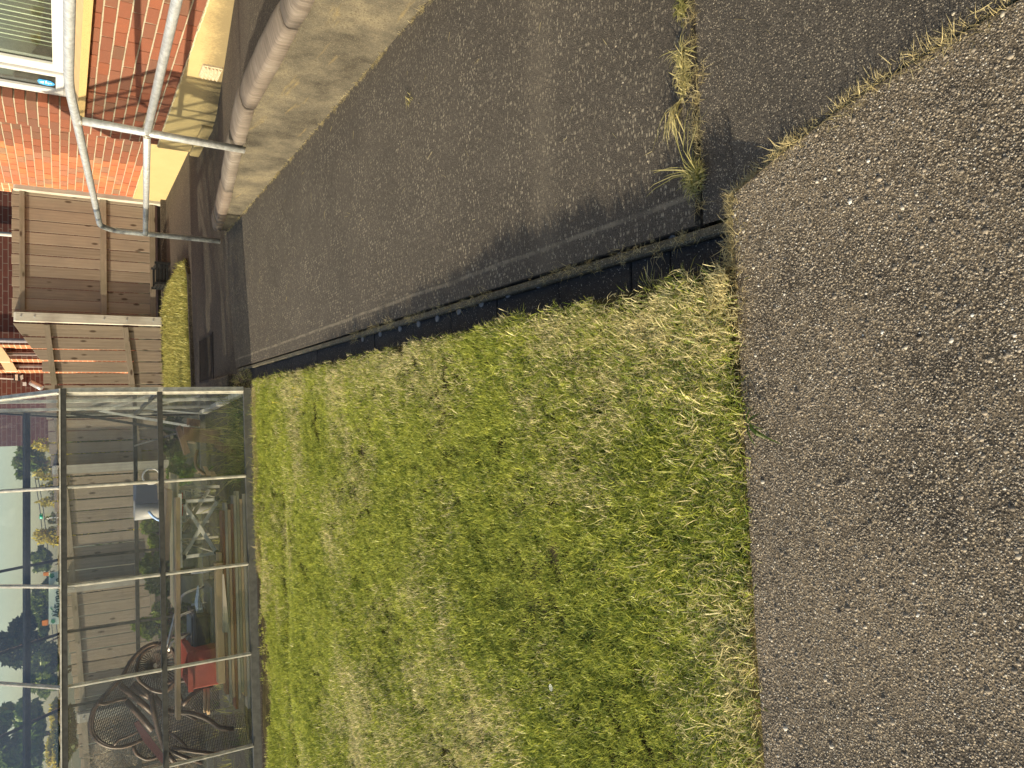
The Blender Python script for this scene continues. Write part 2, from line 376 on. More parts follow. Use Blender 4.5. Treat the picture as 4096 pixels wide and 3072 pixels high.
# pavement in the foreground: level on the left, falling slightly to the drain corner
def pave_z(x): return .045-.0125*max(0, min(.96, x+.3))
def slabtop(name, P2, zf, mat, base=-.1):
    bm = BM(); top = [bm.verts.new((x, y, zf(x, y))) for x, y in P2]; bot = [bm.verts.new((x, y, base)) for x, y in P2]; n = len(P2)
    bm.faces.new(top)
    for i in range(n): bm.faces.new((top[i], bot[i], bot[(i+1) % n], top[(i+1) % n]))
    bmesh.ops.triangulate(bm, faces=bm.faces[:]); bmesh.ops.recalc_face_normals(bm, faces=bm.faces[:])
    return obj(name, bm, mat, kind='structure')
pv_l = [(-5, -.4), (-.3, -.4), (-.3, .951), (-.65, .938), (-5, .84)]
pv_r = [(-.3, -.4), (.66, -.4), (.57, .2), (.517, .486), (.492, .64), (.465, .76), (.425, .88), (.392, .966), (.36, .972), (.1, .965), (-.3, .951)]
bm = BM(); pts = {}
def V(x, y, z): 
    k = (round(x, 4), round(y, 4), round(z, 4))
    if k not in pts: pts[k] = bm.verts.new((x, y, z))
    return pts[k]
for P2 in (pv_l, pv_r):
    bm.faces.new([V(x, y, pave_z(x)) for x, y in P2])
    for i in range(len(P2)):
        (xa, ya), (xb, yb) = P2[i], P2[(i+1) % len(P2)]
        if xa == xb == -.3: continue
        bm.faces.new((V(xa, ya, pave_z(xa)), V(xa, ya, -.1), V(xb, yb, -.1), V(xb, yb, pave_z(xb))))
bmesh.ops.triangulate(bm, faces=bm.faces[:]); bmesh.ops.recalc_face_normals(bm, faces=bm.faces[:]); obj('pavement', bm, m_pave, kind='structure')
# the path: near slab (dips to the drain corner) and the long slab
A = [(.366, .99, -.010), (.402, .985, .006), (.430, .88, .028), (.470, .76, .033), (.497, .64, .033), (.522, .486, .0325), (.575, .2, .032), (.67, -.4, .031), (2.2, -.4, .03), (1.445, 1.0, .0), (1.445, 1.088, 0), (.366, 1.088, -.006)]
bm = BM(); v = [bm.verts.new(p) for p in A]
for f in ((0, 1, 10), (0, 10, 11), (1, 2, 10), (2, 9, 10), (2, 3, 9), (3, 4, 9), (4, 5, 9), (5, 8, 9), (5, 6, 8), (6, 7, 8)): bm.faces.new([v[i] for i in f])
bmesh.ops.recalc_face_normals(bm, faces=bm.faces[:]); obj('near_path_slab', bm, m_path, kind='structure')
bm = BM(); P_ = [(.367, 1.104), (1.442, 1.096), (1.442, 6.145), (1.405, 6.14), (1.05, 6.03), (.366, 5.79)]
poly(bm, P_, -.1, 0)
t = NT('path_slab_concrete')
p = t.pos(); s_ = t.sep(p)
bl = t.noise(p, 1.4, 6, .65); n2 = t.noise(p, 45, 5, .7)
base = t.ramp(t.mix(.5, bl, n2), [(.34, (.072, .062, .05)), (.64, (.135, .115, .09))])
st = t.noise(t.mapped(p, (1, .35, 1)), 5, 4, .6); base = t.mix(t.ramp(st, [(.5, 0.), (.75, .35)]), base, (.18, .155, .12))
pf = t.mapped(p, (.5, 1, 1)); v_ = t.sep(t.voro(pf, 170, 'Color'))[0]; d_ = t.voro(pf, 170); fl_ = t.noise(pf, 75, 4, .75)  # pale flecks stretched across the path: low-sun glints painted into the colour
f_ = t.math('MULTIPLY', t.ramp(v_, [(.66, 0.), (.8, 1.)]), t.ramp(d_, [(.25, 1.), (.55, 0.)]))
base = t.mix(t.ramp(t.noise(p, 330, 3, .75), [(.40, .9), (.54, 0.)]), base, (.022, .019, .016)); base = t.mix(t.math('MULTIPLY', f_, t.ramp(t.noise(p, 6, 4, .6), [(.35, .15), (.65, .9)])), base, (.46, .4, .29)); base = t.mix(t.ramp(fl_, [(.60, 0.), (.70, .75)]), base, (.33, .285, .2))
# trowelled margin line near the lawn side, pale cross band
wob = t.math('MULTIPLY', t.math('SUBTRACT', t.noise(p, 2.5, 3, .6), .5), .02)
ln = t.ramp(t.math('ABSOLUTE', t.math('SUBTRACT', t.math('ADD', s_[0], wob), .43)), [(.003, .6), (.008, 0.)])
base = t.mix(t.math('MULTIPLY', ln, t.ramp(t.noise(p, 9, 3, .6), [(.4, .3), (.55, 1.)])), base, (.3, .26, .19))
cb = t.ramp(t.math('ABSOLUTE', t.math('SUBTRACT', t.math('ADD', s_[1], wob), 1.66)), [(.0, .28), (.09, 0.)])
base = t.mix(cb, base, (.2, .17, .125))
h = t.math('ADD', t.math('MULTIPLY', d_, -.5), t.noise(p, 300, 3, .7)); t.bump(h, .0032)
m_pathslab = t.done(base, .85, 0, .35)
obj('path', bm, m_pathslab, kind='structure')
# yard beyond the path, between house, fence and greenhouse
bm = BM(); poly(bm, [(.2, 5.5), (1.46, 5.5), (1.46, 5.9), (2.9, 5.9), (2.9, 10.1), (5, 10.1), (5, 11.5), (.2, 11.5)], -.1, -.012)
obj('yard', bm, m_walk, kind='structure')
# sloping walkway beside the house wall
WZ = [(1.0, .32), (3.7, .318), (4.6, .21), (6.4, .006), (6.6, -.01)]
bm = BM(); ys = [-1, 1.0, 3.4, 3.7, 4.0, 4.6, 5.2, 5.8, 6.4, 6.6]
for y0, y1 in zip(ys, ys[1:]):
    z0, z1 = lerp(WZ, y0), lerp(WZ, y1)
    hexa(bm, [(1.55, y0, -.2), (2.5, y0, -.2), (2.5, y1, -.2), (1.55, y1, -.2), (1.55, y0, z0), (2.5, y0, z0), (2.5, y1, z1), (1.55, y1, z1)])
bmesh.ops.remove_doubles(bm, verts=bm.verts[:], dist=.0001); obj('walkway', bm, m_walk, kind='structure')
# ------------------------------------------------------------------ garden wall with coping
CZ = [(-1, .365), (1.9, .362), (2.5, .352), (3.57, .33), (4.12, .27), (4.96, .165), (5.8, .071), (6.04, .045)]
gw = thing('garden_wall', 'low rendered garden wall with rounded coping stones, stepping down beside the ramped walkway', 'wall', (1.5, 4, 0))
bm = BM(); ys = [-1, 1.9, 2.5, 3.0, 3.57, 4.12, 4.55, 4.96, 5.4, 5.8, 6.03]
for y0, y1 in zip(ys, ys[1:]):
    z0, z1 = lerp(CZ, y0)+.002, lerp(CZ, y1)+.002
    hexa(bm, [(1.441, y0, -.1), (1.56, y0, -.1), (1.56, y1, -.1), (1.441, y1, -.1), (1.441, y0, z0), (1.56, y0, z0), (1.56, y1, z1), (1.441, y1, z1)])
bmesh.ops.remove_doubles(bm, verts=bm.verts[:], dist=.0001); obj('wall_body', bm, m_wallface, gw)
prof = [(1.427, .0), (1.424, .042), (1.428, .052), (1.438, .060), (1.50, .074), (1.535, .072), (1.556, .062), (1.569, .042), (1.574, .01), (1.574, -.01)]
for k, (ya, yb) in enumerate([(.2, 1.05), (1.06, 1.9), (1.91, 2.735), (2.748, 3.553), (3.565, 4.055), (4.148, 4.955), (4.962, 5.788), (5.794, 6.03)]):
    bm = BM(); rings = []; nn = 7; g = np.random.default_rng(40+k); dy = g.uniform(-.003, .003); dz = g.uniform(-.002, .003)
    for j in range(nn+1):
        y = ya+(yb-ya)*j/nn; e = min(j, nn-j); q = .0 if e else .006
        rings.append([bm.verts.new((x+dy+(q if x < 1.5 else -q)+g.uniform(-.0012, .0012), y, lerp(CZ, y)+z+dz-(q if z > .03 else 0)+g.uniform(-.0015, .0015))) for x, z in prof])
    for a, b in zip(rings, rings[1:]):
        for i in range(len(prof)-1):
            f = bm.faces.new((a[i], a[i+1], b[i+1], b[i])); f.smooth = True
        bm.faces.new((a[-1], a[0], b[0], b[-1]))
    bm.faces.new(rings[0][::-1]); bm.faces.new(rings[-1]); bmesh.ops.recalc_face_normals(bm, faces=bm.faces[:])
    obj('coping_stone', bm, m_coping, gw)
# ------------------------------------------------------------------ hand rail
XR = 1.43; rr = .0195
hr = thing('handrail', 'galvanised steel tube handrail on the low garden wall, sloping down to its curved end', 'handrail', (XR, 4.1, .26))
bm = BM(); tube(bm, smoothpath([(XR, -.5, 1.09), (XR, 3.64, 1.075), (XR, 6.2, .857), (XR, 6.325, .76), (XR, 6.363, .0)], .14, 7), rr, 14); obj('top_rail', bm, m_galv, hr)
bm = BM(); tube(bm, [(XR, -.5, .785), (XR, 2.73, .764), (XR, 4.098, .735)], rr*.93, 14)
tube(bm, [(XR, 4.105, .733), (XR, 5.2, .64), (XR, 6.335, .546)], rr*.93, 14); obj('middle_rail', bm, m_galv, hr)
bm = BM(); tube(bm, [(XR, 4.055, 1.036), (XR, 4.095, .62), (XR, 4.121, .262)], rr, 14); obj('post', bm, m_galv, hr)
m_weld = mat_simple('weld', (.3, .27, .22), .5, .5, .3, 80)
for c, d in (((XR, 4.058, 1.02), (0, .0, 1)), ((XR, 4.078, .737), (0, 1, 0)), ((XR, 4.112, .732), (0, 1, 0)), ((XR, 6.322, .548), (0, 1, 0))):
    bm = BM(); c = Vector(c); n_ = Vector(d); a = n_.orthogonal().normalized(); b = n_.cross(a)
    tube(bm, [c+(a*math.cos(q)+b*math.sin(q))*rr*1.06+Vector((0, 0, .001*math.sin(q*5))) for q in [k*math.pi/9 for k in range(18)]], .0035, 6, closed=True)
    obj('weld_bead', bm, m_weld, hr)
# ------------------------------------------------------------------ black channel edging between lawn and path
ce = thing('path_edging', 'black channel edging with round caps between the lawn and the path', 'edging', (.3, 3.4, 0))
bm = BM(); box(bm, .337, .3585, .98, 5.72, -.09, -.002); bevel(bm, .004); obj('kerb_strip', bm, m_kerb, ce)
bm = BM(); box(bm, .3585, .366, .98, 5.74, -.09, -.03); obj('gap_filler', bm, m_black, ce)
seg = [.985, 1.20, 1.33, 1.62, 1.95, 2.26, 2.58, 2.98, 3.35, 3.8, 4.3, 4.9, 5.5]; me = None
for y0, y1 in zip(seg, seg[1:]):
    bm = BM(); zz = -.016+random.uniform(-.002, .002); box(bm, .249, .3355, y0+.002, y1-.002, -.08, zz); bevel(bm, .002)
    obj('edging_block', bm, m_black, ce)
capm = mat_simple('grey_cap', (.16, .165, .17), .5, .2, .2, 90)
bm = BM(); cyl(bm, (0, 0, -.012), .0125, .0155, 18); capme = bpy.data.meshes.new('fixing_cap'); bm.to_mesh(capme); bm.free(); capme.materials.append(capm)
for x, y in ((2691, 963.6), (2478, 1031), (2299, 1085.6), (2153, 1135), (2031, 1175), (1925.5, 1212.7), (1835.6, 1244), (1749, 1273), (1674, 1295), (1599, 1314), (1520, 1335), (1450, 1355)):
    q = at(x, y, 'Z', -.014); obj('fixing_cap', capme, None, ce, loc=(q.x, q.y, -.0158))
# ------------------------------------------------------------------ far yard details
dg = thing('drain_grate', 'dark iron drain grate with slanting bars in the yard at the end of the path', 'drain', (.54, 7.1, 0))
m_iron = mat_simple('black_iron', (.014, .012, .01), .6, .3, .4, 30)
bm = BM(); box(bm, .33, .74, 6.80, 7.52, -.06, -.052); obj('pit', bm, mat_simple('pit_dark', (.004, .004, .004), .9), dg)
bm = BM(); box(bm, .33, .345, 6.80, 7.52, -.05, -.006); box(bm, .725, .74, 6.80, 7.52, -.05, -.006); box(bm, .345, .725, 6.80, 6.815, -.05, -.006); box(bm, .345, .725, 7.505, 7.52, -.05, -.006)
obj('frame', bm, m_iron, dg)
for k in range(11):
    bm = BM(); y = 6.83+k*.062; beam(bm, (.345, y, -.014), (.725, y+.055, -.014), .022, .012); obj('bar', bm, m_iron, dg)
# the yard has the drain let into it: cover plate ring just proud
kb = obj('edging_stone', (lambda b: (box(b, .24, .33, 5.95, 6.75, -.05, .035), bevel(b, .012), b)[2])(BM()), m_walk)
tag(kb, 'short mossy concrete edging stone beside the drain grate at the greenhouse corner', 'kerb')
ky = thing('yard_kerb', 'thin concrete kerb between the far grass strip and the yard', 'kerb', (.9, 8.0, 0))
for (x0, y0), (x1, y1) in (((.2, 7.83), (.92, 7.98)), ((.925, 7.982), (1.44, 8.06)), ((1.445, 8.07), (1.63, 8.25))):
    bm = BM(); beam(bm, (x0, y0, .0), (x1, y1, .0), .035, .04); obj('kerb_stone', bm, m_walk, ky)
kf = obj('fence_kerb', (lambda b: (box(b, .9, 3.3, 10.02, 10.07, -.05, .045), b)[1])(BM()), m_walk); tag(kf, 'long low concrete kerb along the foot of the tall fence panel', 'kerb')
gb = obj('gravel_board', (lambda b: (box(b, -6, 3.3, 10.25, 10.29, -.4, .06), b)[1])(BM()), mat_simple('dark_gravel_board', (.05, .043, .035), .95, 0, .3, 12)); tag(gb, 'dark concrete gravel board under the wooden fence', 'board')
# ================================================================== BRICK HOUSE
CH = .0763; CL = .2055; PZ = .342
X1, X2 = 2.5, 2.72; YC = 7.42; YE = 10.13
hs = thing('brick_house', 'red brick house with yellow painted plinth and a white framed window above the walkway', 'house', (2.6, 6, 0))
bm = BM()
def wallbox(*a): box(bm, *a)
wallbox(X1+.006, 2.8, -1, YC-.004, PZ, .95); wallbox(X1+.006, 2.8, 6.84, YC-.004, .95, 3.0); wallbox(X1+.006, 2.8, 3.6, 6.84, 2.35, 3.0); wallbox(X1+.006, 2.8, -1, 3.6, .95, 3.0)
wallbox(X2+.006, 3.1, YC-.1, YE-.004, PZ, 3.0)
obj('wall_mortar', bm, m_mortar, hs)
bm = BM(); box(bm, 3.1, 9, YC, YE-.01, PZ, 3.0); box(bm, 6, 9, -1, YC, 0, 3.0); obj('house_core', bm, m_mortar, hs)
def brick_mesh(l, k):
    g = np.random.default_rng(k); bm = BM(); j = .0055
    box(bm, 0, .102, j, l-j, j*.9, CH-j*.9)
    for v in bm.verts: v.co += Vector((g.uniform(-.0015, .0015), g.uniform(-.0018, .0018), g.uniform(-.0014, .0014)))
    bevel(bm, .0018); me = bpy.data.meshes.new('brick'); bm.normal_update(); bm.to_mesh(me); bm.free(); me.materials.append(m_brick); return me
full = [brick_mesh(CL, k) for k in range(7)]; cache = {}
bricks = []   # (distance, loc, length)
def course(Xw, k, ya, yb, phase):
    z = PZ+k*CH; y = phase
    while y > ya: y -= CL
    while y < yb-.02:
        a, b = max(y, ya), min(y+CL, yb)
        if b-a > .03: bricks.append((Xw, a, z, b-a))
        y += CL
for k in range(19):
    ph = 5.043+(.1 if k % 2 else 0)
    if k < 8: course(X1, k, 4.1, YC, ph)
    else: course(X1, k, 6.818, YC, 6.818-(.1 if k % 2 else 0))
    course(X2, k, YC-.03, YE, YC-.03-(.1 if k % 2 else 0))
bricks.sort(key=lambda b: (b[0]**2+b[1]**2))
rest = BM()
for i, (xw, y, z, l) in enumerate(bricks):
    xx = xw+random.uniform(-.0015, .0015)
    if i < 300:
        if abs(l-CL) < .003: me = random.choice(full)
        else:
            q = round(l, 3)
            if q not in cache: cache[q] = brick_mesh(q, int(q*1000))
            me = cache[q]
        obj('brick', me, None, hs, loc=(xx, y, z))
    else:
        j = .0055; box(rest, xx, xx+.1, y+j, y+l-j, z+j*.9, z+CH-j*.9)
# far bricks share one mesh; a colour per brick through vertex attribute
n = len(rest.faces)//6; me = bpy.data.meshes.new('far_bricks'); rest.to_mesh(me); rest.free()
a = me.attributes.new('tint', 'FLOAT', 'FACE'); tv = np.repeat(rng.uniform(0, 1, n), 6).astype(np.float32); a.data.foreach_set('value', tv)
t = NT('far_brick'); an = t.n('ShaderNodeAttribute', attribute_name='tint'); c = t.ramp(an.outputs['Fac'], [(0, (.33, .11, .06)), (.5, (.42, .135, .06)), (.8, (.28, .125, .08)), (1, (.22, .13, .085))])
c = t.mix(t.ramp(t.noise(t.pos(), 300, 3, .8), [(.34, .7), (.5, 0.)]), c, (.07, .03, .02)); c = t.mix(t.ramp(t.noise(t.pos(), 2.2, 4, .6), [(.5, 0.), (.75, .4)]), c, (.5, .3, .13)); t.bump(t.noise(t.pos(), 200, 3, .8), .002)
obj('brick', me, t.done(c, .9, 0, .2), hs, kind='stuff')
# plinth, slightly proud
bm = BM(); box(bm, X1-.016, 2.8, -1, YC+.03, -.1, PZ); bevel(bm, .006); obj('plinth', bm, m_plinth, hs)
bm = BM(); box(bm, X2-.016, 3.1, YC+.03, YE+.02, -.1, PZ-.004); bevel(bm, .006); obj('plinth', bm, m_plinth, hs)
bm = BM(); box(bm, X1-.045, X1-.012, 6.7, YC+.05, -.1, .07); bevel(bm, .008); obj('plinth_foot', bm, m_plinth, hs)
# drip lip on the plinth top
bm = BM()
for Xw, ya, yb in ((X1, -1, YC+.03), (X2, YC+.03, YE+.02)):
    y = ya; pts = []
    while y < yb: pts.append((Xw-.012+random.uniform(-.002, .002), y, PZ+random.uniform(-.003, .003))); y += .03
    tube(bm, pts, .0055, 5)
obj('plinth_lip', bm, mat_simple('old_render', (.5, .42, .26), .95, 0, .5, 70, .002), hs)
# air vent
av = BM(); y0, y1, z0, z1 = 5.515, 5.705, .112, .246
box(av, X1-.034, X1-.012, y0, y1, z0, z1); bevel(av, .004)
m_vent = mat_simple('cream_vent', (.42, .35, .24), .85, 0, .3, 40, .003)
vt = obj('air_vent', av, m_vent, hs)
for k in range(5):
    bm = BM(); z = z0+.012+k*.0245; hexa(bm, [(X1-.052, y0+.008, z), (X1-.033, y0+.008, z-.002), (X1-.033, y1-.008, z-.002), (X1-.052, y1-.008, z), (X1-.044, y0+.008, z+.009), (X1-.033, y0+.008, z+.019), (X1-.033, y1-.008, z+.019), (X1-.044, y1-.008, z+.009)])
    obj('louvre', bm, m_vent, vt)
# window
t = NT('sill_render'); p = t.pos(); n = t.noise(p, 190, 4, .85); c = t.mix(t.ramp(n, [(.36, .9), (.43, 0.)]), (.5, .35, .15), (.07, .05, .03)); t.bump(n, .006); m_sillf = t.done(c, .9, 0, .2)
m_sillt = mat_simple('sill_top', (.46, .32, .16), .7, 0, .12, 9, .001)
bm = BM(); f = hexa(bm, [(2.418, 3.3, .938), (2.52, 3.3, .945), (2.52, 6.9, .945), (2.418, 6.9, .938), (2.42, 3.3, .986), (2.608, 3.3, 1.034), (2.608, 6.9, 1.034), (2.42, 6.9, .986)])
bm.faces.ensure_lookup_table(); bm.faces[1].material_index = 1
w_ = bpy.data.meshes.new('window_sill'); bm.to_mesh(w_); bm.free(); w_.materials.append(m_sillf); w_.materials.append(m_sillt); obj('window_sill', w_, None, hs)
def wb(b, x0, x1, y0, y1, z0, z1): box(b, x0-.009, x1-.009, y0*.9915, y1*.9915, z0, z1)
wf = BM()
def fr(y0, y1, z0, z1, xa=2.588, xb=2.65): wb(wf, xa, xb, y0, y1, z0, z1)
fr(3.5, 6.874, 1.034, 1.075, 2.585); fr(6.795, 6.874, 1.077, 2.35, 2.585); fr(3.5, 6.795, 2.28, 2.35, 2.585); fr(6.33, 6.42, 1.077, 2.28, 2.59); fr(3.5, 3.6, 1.077, 2.28, 2.585)
win = obj('window', wf, m_white, hs)
sb = BM()
def sash(y0, y1, z0=1.078, z1=2.278, w=.052):
    for q in ((y0, y0+w, z0, z1), (y1-w, y1, z0, z1), (y0+w, y1-w, z0, z0+w), (y0+w, y1-w, z1-w, z1)): wb(sb, 2.572, 2.62, *q)
sash(6.425, 6.792); obj('opening_sash', sb, m_white, win)
sb = BM(); sash(3.62, 6.325, w=.07); obj('fixed_sash', sb, m_white, win)
m_gask = mat_simple('rubber_gasket', (.02, .02, .02), .6)
bm = BM(); wb(bm, 2.59, 2.6, 6.477, 6.483, 1.13, 2.2); wb(bm, 2.59, 2.6, 6.734, 6.74, 1.13, 2.2); wb(bm, 2.59, 2.6, 6.25, 6.256, 1.14, 2.2); wb(bm, 2.59, 2.6, 6.483, 6.734, 1.13, 1.136); obj('gasket', bm, m_gask, win)
m_wglass = mat_glass('window_glass', .03, (.95, .97, .95), (.5, .55, .5))
bm = BM(); wb(bm, 2.594, 2.598, 6.48, 6.738, 1.13, 2.226); obj('pane', bm, m_wglass, win)
bm = BM(); wb(bm, 2.594, 2.598, 3.69, 6.255, 1.148, 2.208); obj('pane', bm, m_wglass, win)
# blue sticker on the small pane
sk = [at(a/5.53, 300+b/5.53, 'X', 2.5815) for a, b in ((825, 130), (845, 100), (875, 90), (1040, 118), (1120, 140), (1180, 175), (1215, 215), (1165, 240), (1100, 243), (1000, 228), (870, 190))]
bm = BM(); bm.faces.new([bm.verts.new(p) for p in sk]); bm.faces.new([bm.verts.new(p+Vector((.0015, 0, 0))) for p in reversed(sk)]); st = obj('sticker', bm, mat_simple('sky_blue_print', (.05, .28, .62), .4, 0, .08, 30), win)
bm = BM(); 
for quad in (((870, 148), (965, 140), (965, 185), (955, 185)), ((1010, 130), (1030, 133), (1025, 190), (1006, 187)), ((1050, 172), (1100, 180), (1098, 190), (1048, 182)), ((1060, 195), (1090, 200), (1088, 208), (1058, 203)), ((1112, 184), (1150, 196), (1148, 206), (1110, 195))):
    bm.faces.new([bm.verts.new(at(a/5.53, 300+b/5.53, 'X', 2.5800)) for a, b in quad])
obj('sticker_print', bm, mat_simple('white_print', (.8, .8, .72), .4), st)
# room behind and vertical blind
bm = BM(); box(bm, 4.4, 4.5, 3, 7.3, 0, 2.9); box(bm, 2.81, 4.4, 3, 7.3, .6, .7); box(bm, 2.81, 4.4, 3, 7.3, 2.6, 2.7); box(bm, 2.81, 4.4, 7.25, 7.3, .7, 2.6); box(bm, 2.81, 4.4, 3, 3.05, .7, 2.6)
obj('room', bm, mat_simple('dim_room', (.16, .15, .13), .9), hs)
bl = obj('blind_rail', (lambda b: (box(b, 2.66, 2.70, 3.7, 6.3, 2.22, 2.26), b)[1])(BM()), m_white, win)
m_blind = mat_simple('pale_green_fabric', (.5, .57, .46), .8, 0, .05, 4)
y = 4.2
while y < 6.24:
    a = R(24+random.uniform(-3, 3)); dx, dy = math.sin(a)*.042, math.cos(a)*.042
    bm = BM(); z0 = 1.125+random.uniform(-.004, .004); q = [(2.685-dx, y-dy), (2.689, y-.004), (2.685+dx, y+dy)]
    for (xa, ya_), (xb, yb_) in zip(q, q[1:]):
        bm.faces.new([bm.verts.new(p) for p in ((xa, ya_, z0), (xb, yb_, z0), (xb, yb_, 2.22), (xa, ya_, 2.22))])
    obj('blind_slat', bm, m_blind, bl); y += .071
bm = BM(); y = 4.2; pts = []
while y < 6.24:
    for q in range(4): pts.append((2.655, y+.0178*q, 1.128-.022*math.sin(q/4*math.pi)))
    y += .071
tube(bm, pts, .0022, 4); obj('blind_chain', bm, mat_simple('cream_beads', (.75, .7, .55), .4), bl)
# ================================================================== FENCES
FY = 10.2
RT = [(-6.5, .73), (-3.84, .897), (-2.55, .976), (-1.52, 1.044), (-.67, 1.105), (.03, 1.177), (.437, 1.2), (1.13, 1.271)]
TOP = [(-6.5, .78), (-3.85, .935), (-2.92, 1.003), (-2.58, 1.041), (-1.38, 1.14), (-.83, 1.18), (-.43, 1.211), (.08, 1.246), (.524, 1.278), (.70, 1.292)]
RAKE = [(.734, 1.309), (1.149, 1.573)]
def board(fn, x0, x1, zb, za0, za1, mat=None):
    bm = BM(); y0 = FY+.022+random.uniform(0, .003); y1 = y0+.02; q = random.uniform(-.002, .002)
    hexa(bm, [(x0, y0, zb), (x1, y0, zb), (x1, y1, zb), (x0, y1, zb), (x0+q, y0, za0), (x1+q, y0, za1), (x1+q, y1, za1), (x0+q, y1, za0)]); bevel(bm, .002)
    return obj('board', bm, mat or m_fwood, fn)
def fpost(fn, x0, x1, z1, bolts=(), depth=.10):
    bm = BM(); box(bm, x0, x1, FY-depth+.02, FY+.02, -.3, z1-.02); 
    hexa(bm, [(x0, FY-depth+.02, z1-.02), (x1, FY-depth+.02, z1-.02), (x1, FY+.02, z1-.02), (x0, FY+.02, z1-.02), (x0+.004, FY-depth+.034, z1), (x1-.004, FY-depth+.034, z1), (x1-.004, FY+.02, z1+.004), (x0+.004, FY+.02, z1+.004)])
    p = obj('post', bm, m_post, fn)
    for z in bolts:
        b = BM(); cyl(b, ((x0+x1)/2, FY-depth+.012, z), .008, .009, 8, 'Y'); obj('bolt', b, m_galv, p)
f1 = thing('fence_panel', 'tall level-topped wooden fence panel between two square posts, next to the house corner', 'fence', (2, FY, 0))
gaps = [2.70, 2.634, 2.49, 2.347, 2.215, 2.072, 1.944, 1.822, 1.685, 1.564, 1.436, 1.3, 1.215]
for a, b in zip(gaps, gaps[1:]):
    g = random.choice([.006, .009, .012]); z = 1.577+random.uniform(-.006, .006); board(f1, b+g/2, a-g/2, .085, z, z)
for z0, z1 in ((1.452, 1.505), (.626, .692), (.092, .154)):
    bm = BM(); box(bm, 1.245, 2.70, FY-.018, FY+.021, z0, z1); bevel(bm, .002); obj('rail', bm, m_rail, f1)
fpost(f1, 2.67, 2.79, 1.56, (1.5, .66, .12)); fpost(f1, 1.162, 1.262, 1.56, (1.49, 1.36, .66, .42, .13))
f2 = thing('garden_fence', 'long weathered wooden fence stepping down behind the greenhouse', 'fence', (-1, FY, 0))
x = 1.145; first = True; cut = [1.145, 1.004, .985, .87, .85, .73]
xs = [(1.004, 1.145), (.862, .99), (.727, .85), (.59, .712)]
x = .575
while x > -6.3:
    w = random.uniform(.118, .126); xs.append((x-w, x)); x -= w+random.uniform(.011, .016)
for k, (a, b) in enumerate(xs):
    if any(a < p < b for p in ()): continue
    if k < 3: board(f2, a, b, .03, lerp(RAKE, a), lerp(RAKE, b))
    else:
        z = lerp(TOP, (a+b)/2)+random.uniform(-.005, .005); board(f2, a, b, max(-.35, lerp(RT, (a+b)/2)-1.2), z, z)
for off in (0, .81):
    for (xa, za), (xb, zb) in zip(RT, RT[1:]):
        bm = BM(); beam(bm, (xa+.001, FY, za-off-.029), (xb-.001, FY, zb-off-.029), .038, .058); obj('rail', bm, m_rail, f2)
for xx in (-.545, -1.91, -3.41, -4.9): fpost(f2, xx-.05, xx+.05, lerp(TOP, xx)-.012, (lerp(RT, xx)-.03,))
# black slatted crate standing at the foot of the fence
cr = thing('slatted_crate', 'small black slatted crate at the foot of the tall fence panel, by the grass', 'crate', (1.72, 9.9, 0))
for k in range(4):
    z = .012+k*.036
    for (a, b) in (((1.60, 9.62), (1.60, 10.0)), ((1.84, 9.62), (1.84, 10.0)), ((1.60, 9.62), (1.84, 9.62)), ((1.60, 10.0), (1.84, 10.0))):
        bm = BM(); beam(bm, (*a, z+.012), (*b, z+.012), .012, .026); obj('slat', bm, m_steel_dark, cr)
for a in ((1.60, 9.62), (1.84, 9.62), (1.84, 10.0), (1.6, 10.0)):
    bm = BM(); box(bm, a[0]-.014, a[0]+.014, a[1]-.014, a[1]+.014, -.01, .16); obj('corner_post', bm, m_steel_dark, cr)
# litter of the same scale: none
# ================================================================== GREENHOUSE
GO = Vector((.185, 5.24, 0)); ga = R(4); gu = Vector((-math.cos(ga), -math.sin(ga), 0)); gb_ = Vector((-math.sin(ga), math.cos(ga), 0)); BAY = .5725; NB = 8; GD = 1.88
ZB, ZS, ZE = .062, .570, 1.10; ZR = ZE+GD/2*math.tan(R(38))
def gp(s, d, z): return GO+gu*s+gb_*d+Vector((0, 0, z))
gh = thing('greenhouse', 'long aluminium greenhouse with dirty glass, used as a store, at the end of the lawn', 'greenhouse', (GO.x, GO.y, 0))
def bar(name, a, b, w, h, up, mat=m_alu):
    bm = BM(); beam(bm, a, b, w, h, up); return obj(name, bm, mat, gh)
m_base = mat_simple('dull_base_rail', (.1, .1, .088), .6, .2, .3, 25); L_ = NB*BAY; upz = Vector((0, 0, 1)); rf = (gb_*math.cos(R(38))+upz*math.sin(R(38))); rn = (upz*math.cos(R(38))-gb_*math.sin(R(38))); rb = (-gb_*math.cos(R(38))+upz*math.sin(R(38))); rbn = (upz*math.cos(R(38))+gb_*math.sin(R(38)))
